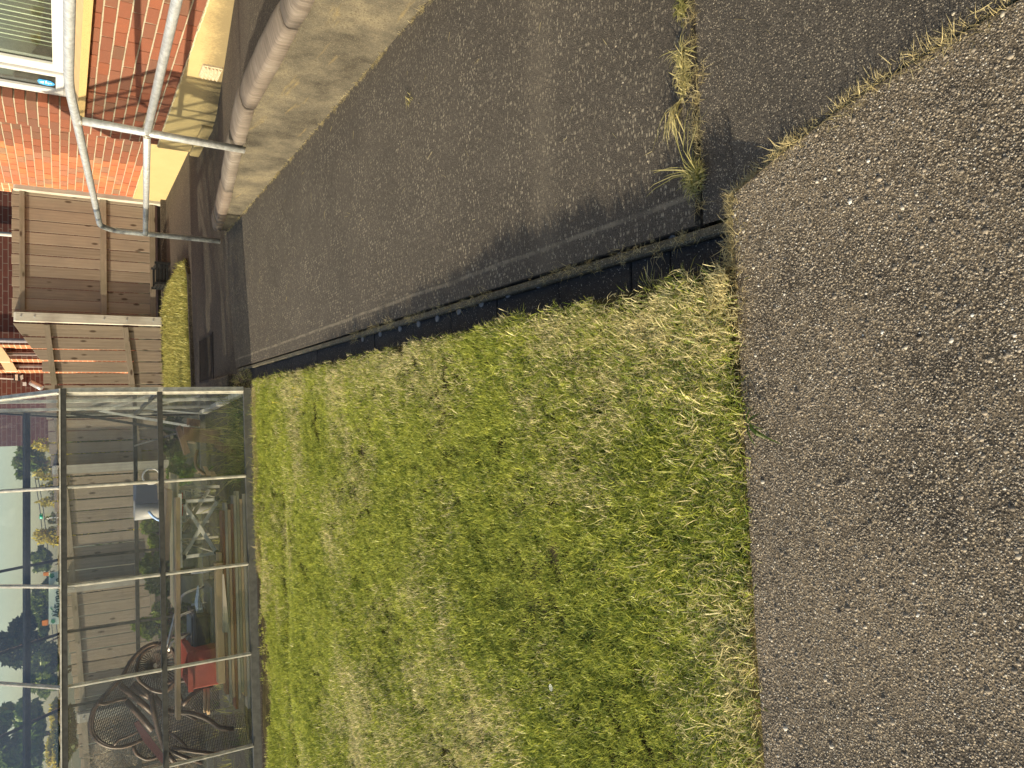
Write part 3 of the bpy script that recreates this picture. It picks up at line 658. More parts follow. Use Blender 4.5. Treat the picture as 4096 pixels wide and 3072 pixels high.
for d, sd in ((0, 1), (GD, -1)):
    bar('base_rail', gp(-.01, d, .036), gp(L_, d, .036), .035, .05, upz, m_base)
    bar('sill_bar', gp(-.01, d, ZS), gp(L_, d, ZS), .022, .03, upz, m_aludark)
    bar('eave_gutter', gp(-.015, d-.005*sd, ZE-.004), gp(L_, d-.005*sd, ZE-.004), .05, .032, upz, m_aludark)
    bar('eave_lip', gp(-.015, d-.031*sd, ZE+.014), gp(L_, d-.031*sd, ZE+.014), .006, .008, upz)
    for k in range(NB+1):
        s = k*BAY+(.008 if k == 0 else 0)
        w = .020
        for z0, z1 in ((ZB, ZS-.016), (ZS+.016, ZE-.021)):
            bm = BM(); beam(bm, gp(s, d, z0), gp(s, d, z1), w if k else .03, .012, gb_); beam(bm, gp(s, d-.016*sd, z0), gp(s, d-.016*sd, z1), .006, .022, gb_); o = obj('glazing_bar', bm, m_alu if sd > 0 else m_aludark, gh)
        # roof bar
        q = rf if sd > 0 else rb; nn = rn if sd > 0 else rbn; ln = GD/2/math.cos(R(38))
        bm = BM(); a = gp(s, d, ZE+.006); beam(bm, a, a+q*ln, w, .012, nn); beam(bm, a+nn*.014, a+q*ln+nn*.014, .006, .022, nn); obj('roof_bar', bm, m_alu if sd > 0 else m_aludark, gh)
bar('ridge', gp(0, GD/2, ZR+.01), gp(L_, GD/2, ZR+.01), .05, .06, upz)
a = rb*.40; bar('purlin', gp(0, GD, ZE)+a-rbn*.02, gp(L_, GD, ZE)+a-rbn*.02, .052, .022, rbn, m_aludark)
# right gable end
for d in (.62, 1.25):
    bar('gable_bar', gp(0, d, ZB), gp(0, d, ZE+min(d, GD-d)*math.tan(R(38))), .02, .028, gb_)
for z in (ZS, ZE): bar('gable_rail', gp(0, .02, z), gp(0, GD-.02, z), .024, .022, upz, m_aludark)
bar('gable_base', gp(0, .02, .036), gp(0, GD-.02, .036), .035, .05, upz)
for d0 in (0, GD): bar('corner_post', gp(-.008, d0, ZB), gp(-.008, d0, ZE), .026, .034, gb_)
bar('gable_rafter', gp(-.006, 0, ZE), gp(-.006, 0, ZE)+rf*(GD/2/math.cos(R(38))), .022, .03, rn); bar('gable_rafter', gp(-.006, GD, ZE), gp(-.006, GD, ZE)+rb*(GD/2/math.cos(R(38))), .022, .03, rbn)
def pane(a, b, c, d, n_):
    bm = BM(); n_ = Vector(n_)*.0015; A = [Vector(v) for v in (a, b, c, d)]
    hexa(bm, [p-n_ for p in A]+[p+n_ for p in A]); obj('pane', bm, m_glass, gh)
for d in (0, GD):
    sd = 1 if d == 0 else -1
    for k in range(NB):
        s0, s1 = k*BAY+.012, (k+1)*BAY-.012
        for z0, z1 in ((ZB, ZS-.016), (ZS+.016, ZE-.022)):
            dd = d+.004*sd+random.uniform(-.001, .001); pane(gp(s0, dd, z0), gp(s1, dd, z0), gp(s1, dd, z1), gp(s0, dd, z1), gb_)
        q = rf if sd > 0 else rb; nn = rn if sd > 0 else rbn; ln = GD/2/math.cos(R(38))
        A, B = gp(s0, d, ZE+.012), gp(s1, d, ZE+.012); pane(A+q*.03, B+q*.03, B+q*(ln-.03), A+q*(ln-.03), nn)
for d0, d1 in ((.02, .605), (.635, 1.235), (1.265, GD-.02)):
    for z0, z1 in ((ZB, ZS-.014), (ZS+.014, ZE-.014)): pane(gp(0, d0, z0), gp(0, d1, z0), gp(0, d1, z1), gp(0, d0, z1), gu)
# grime and moss along the eave shelf
bm = BM(); pts = [gp(.02+i*.03, .036+random.uniform(-.006, .006), ZE+.012+random.uniform(0, .007)) for i in range(130)]
tube(bm, pts, [random.uniform(.004, .011) for _ in pts], 5); obj('moss', bm, mat_simple('dry_moss', (.2, .16, .09), .95, 0, .6, 60), gh, kind='stuff')
bm = BM(); poly(bm, [tuple(gp(s, d, 0))[:2] for s, d in ((0, 0), (L_, 0), (L_, GD), (0, GD))][::1], -.05, .004)
bmesh.ops.recalc_face_normals(bm, faces=bm.faces[:]); obj('greenhouse_floor', bm, mat_simple('dark_earth', (.035, .03, .02), .95, 0, .5, 12, .01), kind='structure')
# plank walk base under the front rail
fs = obj('greenhouse_footing', (lambda b: (beam(b, gp(-.04, -.002, -.02), gp(L_, -.002, -.02), .07, .06), b)[1])(BM()), m_walk); tag(fs, 'low concrete footing under the front rail of the greenhouse', 'footing')
# ================================================================== THINGS KEPT IN THE GREENHOUSE
def slab_px(name, px, Y, th, mat, parent=None, **k):
    """solid with the given outline (photo pixels) standing at depth Y, th thick"""
    A = [at(x, y, 'Y', Y) for x, y in px]; bm = BM()
    a = [bm.verts.new(p) for p in A]; b = [bm.verts.new(p+Vector((0, th, 0))) for p in A]; n = len(A)
    bm.faces.new(a); bm.faces.new(b[::-1])
    for i in range(n): bm.faces.new((a[i], b[i], b[(i+1) % n], a[(i+1) % n]))
    bmesh.ops.recalc_face_normals(bm, faces=bm.faces[:]); return obj(name, bm, mat, parent, **k)
m_grey = mat_wood('grey_timber', (.34, .31, .25), (.2, .18, .14), False, 'X'); m_red = mat_wood('red_brown_timber', (.19, .07, .035), (.11, .04, .02), False, 'X')
m_tan = mat_wood('tan_timber', (.42, .3, .18), (.3, .2, .11), False, 'X'); m_olive = mat_wood('olive_timber', (.25, .23, .15), (.15, .13, .08), False, 'X')
pal = [m_red, m_grey, m_tan, m_red, m_grey, m_olive, m_tan, m_grey, m_olive, m_grey, m_olive]
for i, mm in enumerate(pal[::-1]):
    z = .004+i*.0186; s0 = .66+random.uniform(0, .09)+(.04 if i > 6 else 0); s1 = 2.03+random.uniform(-.14, .05)
    bm = BM(); beam(bm, gp(s0, .09, z+.009), gp(s1, .09, z+.009), .10, .0165); bevel(bm, .0015)
    o = obj('plank', bm, mm)
    names = {m_red: 'red brown', m_grey: 'grey', m_tan: 'tan', m_olive: 'olive'}
    order = ['lowest', 'second from the bottom', 'third from the bottom', 'fourth from the bottom', 'fifth from the bottom', 'middle', 'fifth from the top', 'fourth from the top', 'third from the top', 'second from the top', 'topmost'][i]
    tag(o, '%s plank, %s of the plank stack behind the front glass' % (names[mm], order), 'plank', 'planks stacked behind the front glass')
bm = BM(); beam(bm, gp(1.12, .075, .232), gp(1.88, .075, .232), .075, .044); bevel(bm, .003); tag(obj('timber_beam', bm, m_tan), 'pale tan timber beam lying along the top of the plank stack', 'beam')
bm = BM(); beam(bm, gp(1.06, .1, .2215), gp(1.115, .1, .2215), .09, .022); bevel(bm, .002); tag(obj('timber_offcut', bm, m_tan), 'short sawn offcut on the plank stack beside the end of the beam', 'offcut')
o = slab_px('tapered_board', [(891, 2297), (896, 2297), (918, 2530), (891, 2530)], 5.145, .012, m_grey); tag(o, 'pale tapered board leaning on the front of the plank stack', 'board')
# potting bench with crossed aluminium legs
pb = thing('potting_bench', 'folding aluminium bench with crossed legs under a long cardboard box', 'bench', (-.85, 6.2, 0))
def z6(a, b): return (600+a/2.538, 1900+b/2.538)
def stick(name, a, b, Y, w, mat, parent, Y2=None, d=.02):
    p = at(*z6(*a), 'Y', Y); q = at(*z6(*b), 'Y', Y2 or Y); bm = BM(); beam(bm, p, q, w, d, (0, 1, 0)); return obj(name, bm, mat, parent)
for a, b, Y in (((345, 300), (672, 782), 6.1), ((348, 808), (682, 265), 6.13), ((330, 570), (600, 145), 6.5), ((360, 290), (592, 612), 6.53)): stick('cross_leg', a, b, Y, .026, m_alu, pb)
for a, b, Y, w in (((350, 268), (690, 245), 6.1, .024), ((350, 832), (665, 792), 6.1, .024), ((330, 662), (692, 626), 6.5, .016), ((330, 495), (600, 470), 6.5, .018), ((290, 128), (715, 116), 6.5, .022), ((425, 130), (425, 480), 6.45, .01), ((330, 685), (640, 780), 6.3, .008), ((295, 140), (670, 228), 6.3, .008)): stick('frame_bar', a, b, Y, w, m_alu, pb)
for a, b in (((305, 190), (305, 660)), ((308, 670), (312, 940))): stick('edge_rail', a, b, 6.08, .022, m_alu, pb)
for a in ((335, 268), (340, 835), (680, 240), (675, 785)):
    bm = BM(); c = at(*z6(*a), 'Y', 6.1); bmesh.ops.create_icosphere(bm, subdivisions=2, radius=.022, matrix=Matrix.Translation(c)); obj('foot_cap', bm, m_steel_dark, pb)
bt = at(718, 2100, 'Y', 6.1).z
bm = BM(); box(bm, -1.45, -.42, 6.09, 6.6, bt+.0, bt+.012); obj('bench_top', bm, m_olive, pb)
m_card = mat_simple('cardboard', (.33, .24, .155), .85, 0, .12, 12, .001)
cb = BM(); z0 = bt+.014; hexa(cb, [at(*z6(230, 160), 'Y', 6.12), at(*z6(190, 868), 'Y', 6.05), at(*z6(190, 868), 'Y', 6.05)+Vector((0, .2, 0)), at(*z6(230, 160), 'Y', 6.12)+Vector((0, .2, 0)), at(*z6(172, 152), 'Y', 6.12), at(*z6(135, 868), 'Y', 6.05), at(*z6(135, 868), 'Y', 6.05)+Vector((0, .2, 0)), at(*z6(172, 152), 'Y', 6.12)+Vector((0, .2, 0))])
bmesh.ops.recalc_face_normals(cb, faces=cb.faces[:]); tag(obj('cardboard_box', cb, m_card), 'long brown cardboard box lying on the potting bench', 'box')
o = slab_px('folded_bag', [z6(325, 150), z6(352, 150), z6(372, 300), z6(372, 430), z6(350, 480), z6(328, 420)], 6.3, .06, mat_simple('white_blue_bag', (.6, .66, .72), .5, 0, .2, 30)); tag(o, 'crumpled white and blue plastic bag hanging under the potting bench', 'bag')
o = slab_px('red_cloth', [z6(322, 180), z6(334, 180), z6(340, 330), z6(332, 420), z6(322, 410)], 6.26, .03, mat_simple('red_cloth_col', (.5, .03, .04), .8, 0, .2, 30)); tag(o, 'red cloth hanging beside the white and blue bag', 'cloth')
# long batten used as a shelf
p, q = at(709, 1990, 'Y', 5.36), at(711, 2872, 'Y', 5.28); bm = BM(); beam(bm, p, q, .09, .026); bevel(bm, .002); tag(obj('shelf_batten', bm, m_tan), 'long tan wooden shelf batten running behind the lower front panes', 'shelf')
# crates and tubs
def z7(a, b): return (600+a/2.538, 2250+b/2.538)
bm = BM(); a, b = at(*z7(420, 540), 'Y', 5.75), at(*z7(620, 925), 'Y', 5.75); xa, xb = sorted((a.x, b.x)); zt, zb = max(a.z, b.z), min(a.z, b.z)
box(bm, xa, xb, 5.75, 6.02, zb, zt); bevel(bm, .03, 3); bk = obj('black_tray', bm, m_steel_dark); tag(bk, 'black rounded plastic tub standing on a grey crate behind the planks', 'tub')
bm = BM(); box(bm, xa-.012, xb+.012, 5.738, 6.03, zt-.035, zt-.012); bevel(bm, .006); o = obj('rim', bm, mat_simple('dark_grey_plastic', (.05, .052, .055), .4), bk)
bm = BM(); box(bm, xa-.05, xb+.18, 5.76, 6.05, 0, zb-.002); bevel(bm, .012); tag(obj('grey_crate', bm, mat_simple('grey_plastic', (.16, .16, .15), .6)), 'grey plastic crate under the black tub', 'crate')
rng2 = np.random.default_rng(5); bm = BM()
A = [z7(480, 240), z7(492, 230), z7(505, 300), z7(530, 420), z7(545, 510), z7(520, 528), z7(470, 528), z7(452, 400)]
Q = [at(x, y, 'Y', 5.8) for x, y in A]; ctr = sum(Q, Vector())/len(Q); front = [bm.verts.new(p) for p in Q]; mid = [bm.verts.new(p.lerp(ctr, .5)+Vector((0, -.03+rng2.uniform(-.02, .02), 0))) for p in Q]; cc = bm.verts.new(ctr+Vector((0, .01, 0))); back = bm.verts.new(ctr+Vector((0, .08, 0)))
for i in range(len(Q)):
    j = (i+1) % len(Q); bm.faces.new((front[i], front[j], mid[j], mid[i])); bm.faces.new((mid[i], mid[j], cc)); bm.faces.new((front[j], front[i], back))
tag(obj('foil_bag', bm, mat_simple('silver_foil', (.55, .6, .63), .3, .5, .3, 60)), 'crumpled silver foil bag propped on the black tub', 'bag')
m_redp = mat_simple('faded_red_plastic', (.26, .05, .03), .5, 0, .15, 20)
rc = thing('red_crate', 'faded red plastic crate between the black tub and the wicker chairs', 'crate', (-1.62, 5.75, 0))
a, b = at(752, 2612, 'Y', 5.62), at(850, 2742, 'Y', 5.62); xa, xb = sorted((a.x, b.x)); zt = a.z
for q in ((xa, xb, 5.62, 5.635), (xa, xb, 5.945, 5.96), (xa, xa+.014, 5.636, 5.944), (xb-.014, xb, 5.636, 5.944)):
    bm = BM(); box(bm, *q, .012, zt); bevel(bm, .004); obj('side', bm, m_redp, rc)
bm = BM(); box(bm, xa, xb, 5.62, 5.96, 0, .011); obj('bottom', bm, m_redp, rc)
bm = BM(); 
for q in ((xa-.012, xb+.012, 5.608, 5.619), (xa-.012, xb+.012, 5.961, 5.972)): box(bm, *q, zt-.03, zt+.002)
obj('rim', bm, m_redp, rc)
# bent metal chair frame
mf = thing('metal_chair_frame', 'bent steel tube chair frame leaning behind the shelf batten', 'chair frame', (-1.2, 5.9, 0)); m_tube = mat_simple('dull_chrome', (.42, .4, .38), .3, .85, .3, 30)
for pts, Y in (([(552, 245), (500, 262), (400, 290), (330, 330), (305, 390), (300, 470)], 5.95), ([(470, 478), (400, 500), (300, 540), (256, 610), (200, 780), (155, 930)], 5.85), ([(255, 520), (215, 690), (160, 900)], 5.75), ([(420, 720), (300, 775), (210, 810), (190, 900)], 5.85)):
    bm = BM(); tube(bm, smoothpath([at(*z7(*p), 'Y', Y) for p in pts], .05, 3), .009, 8); obj('tube', bm, m_tube, mf)
for k, xx in enumerate((-1.13, -1.36)):
    bm = BM(); tube(bm, [(xx, 5.95, .0), (xx+.01, 5.95, .30)], .009, 8); obj('leg', bm, m_tube, mf)
# bottle on the eave shelf
bo = thing('water_bottle', 'translucent teal water bottle standing on the greenhouse eave shelf', 'bottle', gp(.738, .08, ZE+.018)); m_teal = mat_simple('teal_plastic', (.01, .25, .19), .25, 0, .15, 40, spec=.6)
bb = Vector(bo.location); p0, p1 = at(240, 2056, 'Y', 5.28), at(172, 2052, 'Y', 5.28); ax = (p1-p0); bz = bb.z; sx = p0.x-bb.x
base = Vector((p0.x, 5.28, bz)); h = p1.z-bz
prof_ = [(0, .001), (.0, .024), (.05, .0265), (.5, .0265), (.52, .0245), (.60, .0245), (.62, .0265), (.86, .0265), (.94, .022), (1, .0135)]
bm = BM(); tube(bm, [base+Vector((-.004*t_, 0, h*t_)) for t_, r_ in prof_], [r_ for t_, r_ in prof_], 18); obj('body', bm, m_teal, bo)
bm = BM(); tube(bm, [base+Vector((-.004, 0, h+.001)), base+Vector((-.004, 0, h+.004)), base+Vector((-.004, 0, h+.016)), base+Vector((-.004, 0, h+.018))], [.0145, .0165, .0165, .013], 18); obj('cap', bm, m_teal, bo)
bm = BM(); 
for k in range(9):
    c = base+Vector((-.018+random.uniform(-.003, .003), -.0225, h*(.1+.08*k))); bmesh.ops.create_icosphere(bm, subdivisions=1, radius=random.uniform(.002, .004), matrix=Matrix.Translation(c))
obj('print', bm, mat_simple('white_print2', (.8, .82, .8), .5), bo, kind='stuff')
# shelf under the roof on which bottle and sign stand
bm = BM(); beam(bm, gp(.55, .075, ZE+.009), gp(2.6, .075, ZE+.009), .12, .012); es = obj('eave_shelf', bm, m_aludark); tag(es, 'narrow metal shelf inside the front eave of the greenhouse', 'shelf')
# the lettered sign
sg = thing('name_sign', 'pale green board sign lettered Naturano with leaf motifs, standing on the eave shelf', 'sign', (-1.1, 5.24, 1.12))
YS = 5.235
def zs(a, b): return (150+a/3.807, 2270+b/3.807)
m_sg = mat_simple('pale_green_paint', (.48, .57, .50), .7, 0, .06, 10)
slab_px('sign_board', [zs(172, 80), zs(362, 55), zs(362, 862), zs(168, 868)], YS, .012, m_sg, sg)
m_ink = mat_simple('dark_green_ink', (.02, .05, .045), .6, 0, .1, 30); m_green = mat_simple('leaf_green_paint', (.05, .22, .1), .6, 0, .3, 90); m_terra = mat_simple('terracotta_peg', (.38, .15, .07), .7, 0, .15, 30)
def ribbon(pts, w, Y):
    P = smoothpath([at(*zs(*p), 'Y', Y) for p in pts], .02, 4); bm = BM(); prev = None
    for i, p in enumerate(P):
        d = (P[min(i+1, len(P)-1)]-P[max(i-1, 0)]).normalized(); n_ = Vector((-d.z, 0, d.x))*w*.5*(.6+.4*math.sin(math.pi*i/(len(P)-1)))
        cur = [bm.verts.new(p+n_), bm.verts.new(p-n_)]
        if prev: bm.faces.new((prev[0], cur[0], cur[1], prev[1]))
        prev = cur
    return bm
letters = [('N', [[(352, 782), (340, 755), (290, 735), (225, 738)], [(225, 738), (260, 715), (345, 715)], [(345, 715), (300, 690), (250, 672), (228, 660)]]),
           ('a', [[(282, 650), (275, 668), (300, 680), (330, 672), (332, 652), (300, 640), (278, 645)], [(278, 645), (320, 636), (338, 628)]]),
           ('t', [[(245, 610), (300, 605), (335, 598)], [(270, 628), (268, 590), (264, 560)]]),
           ('u', [[(285, 590), (325, 585), (335, 565), (325, 553), (283, 552)], [(290, 552), (335, 545)]]),
           ('r', [[(280, 520), (338, 512)], [(305, 517), (283, 495), (285, 480)]]),
           ('a', [[(285, 440), (278, 465), (300, 480), (332, 470), (333, 448), (305, 436), (285, 440)], [(285, 440), (325, 432), (345, 425)]]),
           ('n', [[(285, 405), (338, 398)], [(310, 400), (288, 385), (292, 368), (338, 358)]]),
           ('o', [[(288, 318), (282, 300), (300, 288), (330, 290), (340, 308), (325, 325), (300, 328), (288, 318)]]),
           ('n', [[(290, 215), (335, 206)], [(308, 212), (288, 196), (290, 178), (338, 168)]])]
for nm, strokes in letters:
    for k, s_ in enumerate(strokes):
        obj('letter_stroke', ribbon(s_, .0085, YS-.0015-.0003*k), m_ink, sg)
slab_px('leaf_motif', [zs(195, 606), zs(212, 612), zs(232, 640), (zs(236, 655)), zs(215, 650), zs(198, 630)], YS-.0022, .001, m_green, sg)
slab_px('leaf_motif', [zs(228, 685), zs(218, 700), zs(208, 722), zs(220, 715), zs(232, 692)], YS-.0022, .001, m_green, sg)
for c, r_ in (((236, 820), 33), ((218, 125), 38)):
    slab_px('cabbage_motif', [zs(c[0]+r_*1.05*math.cos(t_)*(1+.12*math.sin(5*t_)), c[1]+r_*math.sin(t_)*(1+.12*math.sin(5*t_))) for t_ in [k*math.pi/10 for k in range(20)]], YS-.0022, .001, m_green, sg)
slab_px('peg', [zs(86, 82), zs(170, 75), zs(170, 125), zs(90, 130)], YS, .02, m_terra, sg); slab_px('peg', [zs(66, 818), zs(166, 800), zs(166, 880), zs(72, 888)], YS, .02, m_terra, sg)
# poles and old timber in the right hand bay
def pole(name, a, b, Ya, Yb, w, mat, label, cat, d=None):
    bm = BM(); beam(bm, at(*a, 'Y', Ya), at(*b, 'Y', Yb), w, d or w, (0, 1, 0)); o = obj(name, bm, mat); tag(o, label, cat)
pole('metal_strip', (379, 1640), (760, 1705), 6.8, 6.2, .018, m_alu, 'bright aluminium strip leaning in the right hand bay of the greenhouse', 'strip')
pole('metal_strip', (287, 1655), (745, 1728), 6.9, 6.3, .02, m_aludark, 'dark metal strip leaning beside the bright aluminium strip', 'strip')
pole('metal_strip', (369, 1616), (800, 1655), 6.7, 6.3, .012, m_alu, 'thin pale metal strip leaning nearest the greenhouse end wall', 'strip')
pole('metal_strip', (538, 1783), (712, 1732), 6.9, 6.3, .012, m_aludark, 'short dark strip propped across the leaning strips', 'strip')
m_old = mat_wood('old_brown_timber', (.16, .1, .065), (.07, .045, .03), False, 'X')
for pts, Y, lb in (([(734, 1706), (738, 1762), (872, 1778), (884, 1720)], 6.0, 'wide old brown board standing in the right hand bay'),
                   ([(705, 1712), (722, 1700), (762, 1810), (738, 1822)], 5.9, 'short thick brown timber crossing the wide board'),
                   ([(750, 1672), (800, 1680), (802, 1706), (748, 1702)], 6.2, 'small brown board behind the wide old board'),
                   ([(866, 1758), (962, 1800), (950, 1840), (860, 1790)], 5.75, 'leaning brown board end low among the weeds')):
    tag(slab_px('old_board', pts, Y, .04, m_old), lb, 'board')
o = slab_px('broken_plank', [(812, 1866), (826, 1866), (846, 1902), (830, 1902)], 5.7, .02, m_tan); tag(o, 'pale broken plank end among the old boards', 'plank')
o = slab_px('broken_plank', [(840, 1886), (858, 1886), (868, 1904), (846, 1906)], 5.6, .02, m_tan); tag(o, 'smaller pale plank end under the broken plank', 'plank')
bm = BM(); tube(bm, smoothpath([at(x, y, 'Y', 5.9) for x, y in ((790, 1800), (780, 1830), (785, 1870), (805, 1890), (830, 1900))], .05, 4), .012, 8); tag(obj('root_branch', bm, m_old), 'bent brown branch beside the old boards', 'branch')
# dark box and pot seen through the middle pane
o = slab_px('navy_box', [(545, 1940), (628, 1940), (632, 2012), (545, 2016)], 6.75, .3, mat_simple('navy_plastic', (.03, .04, .07), .5, 0, .15, 10)); tag(o, 'dark navy plastic box behind the middle pane of the greenhouse', 'box')
bm = BM(); a = at(632, 2040, 'Y', 6.75); tube(bm, [(a.x, 6.85, .0), (a.x, 6.85, .45), (a.x, 6.85, .60)], [.07, .075, .08], 16); tag(obj('grey_canister', bm, mat_simple('grey_canister', (.27, .27, .27), .5, 0, .15, 12)), 'upright grey canister beside the navy box', 'canister')
bm = BM(); c = at(605, 1905, 'Y', 6.5); tube(bm, [c+Vector((.06*math.cos(t_), 0, .06*math.sin(t_))) for t_ in [k*math.pi/10 for k in range(20)]], .007, 8, closed=True); tag(obj('white_hoop', bm, m_white), 'small white plastic hoop hanging by the first glazing bar', 'hoop')
bm = BM(); c = at(600, 2100, 'Y', 6.6); tube(bm, [at(x, y, 'Y', 6.6) for x, y in ((595, 2045), (602, 2055), (612, 2066), (626, 2076), (640, 2082))], .01, 8); tag(obj('blue_hose', bm, mat_simple('pale_blue_hose', (.3, .45, .75), .4)), 'short curve of pale blue hose beside the grey canister', 'hose')
# ------------------------------------------------------------------ wicker chairs
m_cane = mat_simple('brown_cane', (.07, .04, .026), .5, 0, .4, 25, .001); m_weave = mat_simple('dark_wicker', (.035, .02, .014), .5, 0, .4, 60)
def inside(p, poly_):
    c = False; n = len(poly_)
    for i in range(n):
        (x1, y1), (x2, y2) = poly_[i], poly_[(i+1) % n]
        if (y1 > p[1]) != (y2 > p[1]) and p[0] < (x2-x1)*(p[1]-y1)/(y2-y1)+x1: c = not c
    return c
def weave(px, Y, bulge, pitch, parent, tilt=0.):
    A = [at(x, y, 'Y', Y) for x, y in px]; P2 = [(p.x, p.z) for p in A]; cx = sum(p[0] for p in P2)/len(P2); cz = sum(p[1] for p in P2)/len(P2); rad = max(math.hypot(p[0]-cx, p[1]-cz) for p in P2)
    ca, sa = math.cos(tilt), math.sin(tilt); bm = BM()
    def dep(x, z, k): return Y+bulge*(1-min(1, math.hypot(x-cx, z-cz)/rad)**2)+k*.0018
    for d, step in ((0, pitch), (1, pitch*1.9)):
        n = int(rad/step)+1
        for i in range(-n, n+1):
            run = []
            for j in range(-n*2, n*2+1):
                u, v = (i*step, j*rad/(n*2)) if d else (j*rad/(n*2), i*step)
                x, z = cx+u*ca-v*sa, cz+u*sa+v*ca
                if inside((x, z), P2): run.append((x, dep(x, z, (-1)**(i+j)), z))
                else:
                    if len(run) > 1: tube(bm, run, pitch*(.30 if d == 0 else .22), 3, cap=False)
                    run = []
            if len(run) > 1: tube(bm, run, pitch*(.30 if d == 0 else .22), 3, cap=False)
    obj('weave', bm, m_weave, parent, kind='stuff')
def hoop(px, Y, r, parent, closed=False, mat=None, Y2=None):
    n = len(px); P = [at(x, y, 'Y', Y+((Y2-Y)*i/(n-1) if Y2 else 0)) for i, (x, y) in enumerate(px)]
    bm = BM(); tube(bm, P if closed else smoothpath(P, .06, 4), r, 8, closed=closed); obj('cane_hoop', bm, mat or m_cane, parent)
def za(a, b): return (a/3.178, 2550+b/3.178)
def zc(a, b): return (500+a/1.823, 2550+b/1.823)
w1 = thing('wicker_chair', 'tall wicker peacock chair back leaning in the left bay of the greenhouse', 'chair', (-2.2, 6.1, 0))
back = [(2010, 70), (1900, 90), (1800, 150), (1640, 320), (1550, 510), (1420, 640), (1280, 800), (1190, 900), (1145, 1060), (1160, 1220), (1250, 1330), (1400, 1395), (1560, 1395), (1700, 1350), (1820, 1290), (1800, 1180), (1700, 1000), (1640, 830), (1680, 620), (1740, 480), (1740, 300), (1840, 170)]
weave([za(*p) for p in back], 6.0, .10, .0105, w1, .25); hoop([za(*p) for p in back[:15]], 5.99, .014, w1); hoop([za(p[0]+28, p[1]-8) for p in back[4:15]], 5.985, .008, w1)
hoop([za(*p) for p in ((1240, 835), (1330, 850), (1480, 800), (1610, 775))], 5.97, .011, w1); hoop([za(*p) for p in ((1450, 1370), (1500, 1300), (1650, 1250), (1780, 1180))], 5.97, .009, w1)
for a, b in (((1520, 600), (1950, 960)), ((1600, 800), (1940, 1180)), ((1650, 640), (1900, 760)), ((1700, 580), (1900, 740))): hoop([za(*a), za((a[0]+b[0])/2, (a[1]+b[1])/2-8), za(*b)], 5.86, .02, w1, Y2=5.8)
w2 = thing('wicker_chair', 'round fan-woven wicker chair behind the shelf batten, above the red crate', 'chair', (-1.75, 6.1, 0))
ring = [(2060, 60), (1950, 110), (1830, 180), (1750, 300), (1735, 430), (1760, 540), (1850, 620), (1960, 680), (2080, 700), (2180, 640), (2240, 500), (2250, 330), (2200, 150)]
R2 = [at(*za(*p), 'Y', 6.12) for p in ring]; bm = BM(); tube(bm, smoothpath(R2+[R2[0]], .06, 4), .013, 8); obj('cane_hoop', bm, m_cane, w2)
cen = sum(R2, Vector())/len(R2); bm = BM()
for k in range(46):
    t_ = k/46*len(R2); i = int(t_); e = R2[i].lerp(R2[(i+1) % len(R2)], t_-i); m_ = cen.lerp(e, .55)+Vector((0, .07, 0)); tube(bm, [cen.lerp(e, .12)+Vector((0, .09, 0)), m_, e], .0045, 4, cap=False)
obj('weave', bm, m_cane, w2, kind='stuff')
for xx, yy in ((-1.95, 6.1), (-1.62, 6.1), (-1.8, 6.35)):
    bm = BM(); tube(bm, [(xx, yy, 0), (xx+.03, yy, .45)], .014, 8); obj('leg', bm, m_cane, w2)
w3 = thing('wicker_chair', 'upturned wicker bucket chair filling the lower left pane of the greenhouse', 'chair', (-2.1, 5.6, 0))
bowl = [(200, 420), (290, 520), (470, 545), (640, 610), (780, 600), (860, 560), (930, 640), (940, 740), (860, 830), (700, 870), (480, 880), (330, 850), (270, 760), (225, 640), (205, 520)]
weave([zc(*p) for p in bowl], 5.5, .14, .0105, w3, .1)
for pts, r_ in (([(190, 410), (200, 500), (225, 620), (262, 740), (300, 830), (370, 925)], .016), ([(215, 425), (300, 540), (390, 545), (470, 548), (600, 590), (690, 665), (790, 665)], .016), ([(240, 650), (232, 600), (262, 565), (330, 548), (430, 555), (520, 600)], .009), ([(340, 800), (500, 832), (700, 850)], .013), ([(300, 810), (420, 870), (560, 915)], .013), ([(320, 690), (390, 740), (450, 800)], .01), ([(205, 430), (222, 560), (268, 760), (290, 820)], .009)):
    hoop([zc(*p) for p in pts], 5.47, r_, w3)
w4 = thing('wicker_stool', 'small rounded wicker seat wedged under the peacock chair back', 'stool', (-2.4, 6.2, 0))
sm = [(1700, 1370), (1705, 1430), (1740, 1490), (1850, 1552), (1960, 1535), (2050, 1490), (1960, 1420), (1880, 1330), (1790, 1320)]
weave([za(*p) for p in sm], 6.1, .05, .010, w4, .2); hoop([za(*p) for p in sm[:6]], 6.09, .012, w4)
w5 = thing('wicker_chair', 'fallen wicker chair with a bent cane arch, between the red crate and the plank ends', 'chair', (-1.85, 5.75, 0))
hoop([zc(*p) for p in ((420, 495), (470, 430), (540, 375), (640, 345))], 5.7, .016, w5); hoop([zc(*p) for p in ((300, 400), (330, 350), (370, 320), (400, 430), (430, 490))], 5.72, .012, w5)
for a, b in (((580, 375), (585, 545)), ((605, 370), (608, 560))): hoop([zc(*a), zc((a[0]+b[0])/2, (a[1]+b[1])/2), zc(*b)], 5.68, .011, w5, mat=m_tan)
weave([zc(*p) for p in ((430, 490), (520, 410), (640, 360), (690, 380), (700, 520), (640, 560), (520, 545))], 5.8, .05, .012, w5, .5)
o = slab_px('maroon_panel', [za(1700, 1090), za(1760, 1060), za(2090, 1500), za(2130, 1640), za(2060, 1600), za(1830, 1330)], 5.9, .012, mat_simple('maroon_fabric', (.06, .015, .02), .8, 0, .2, 12)); tag(o, 'dark maroon panel slanting behind the wicker chairs', 'panel')
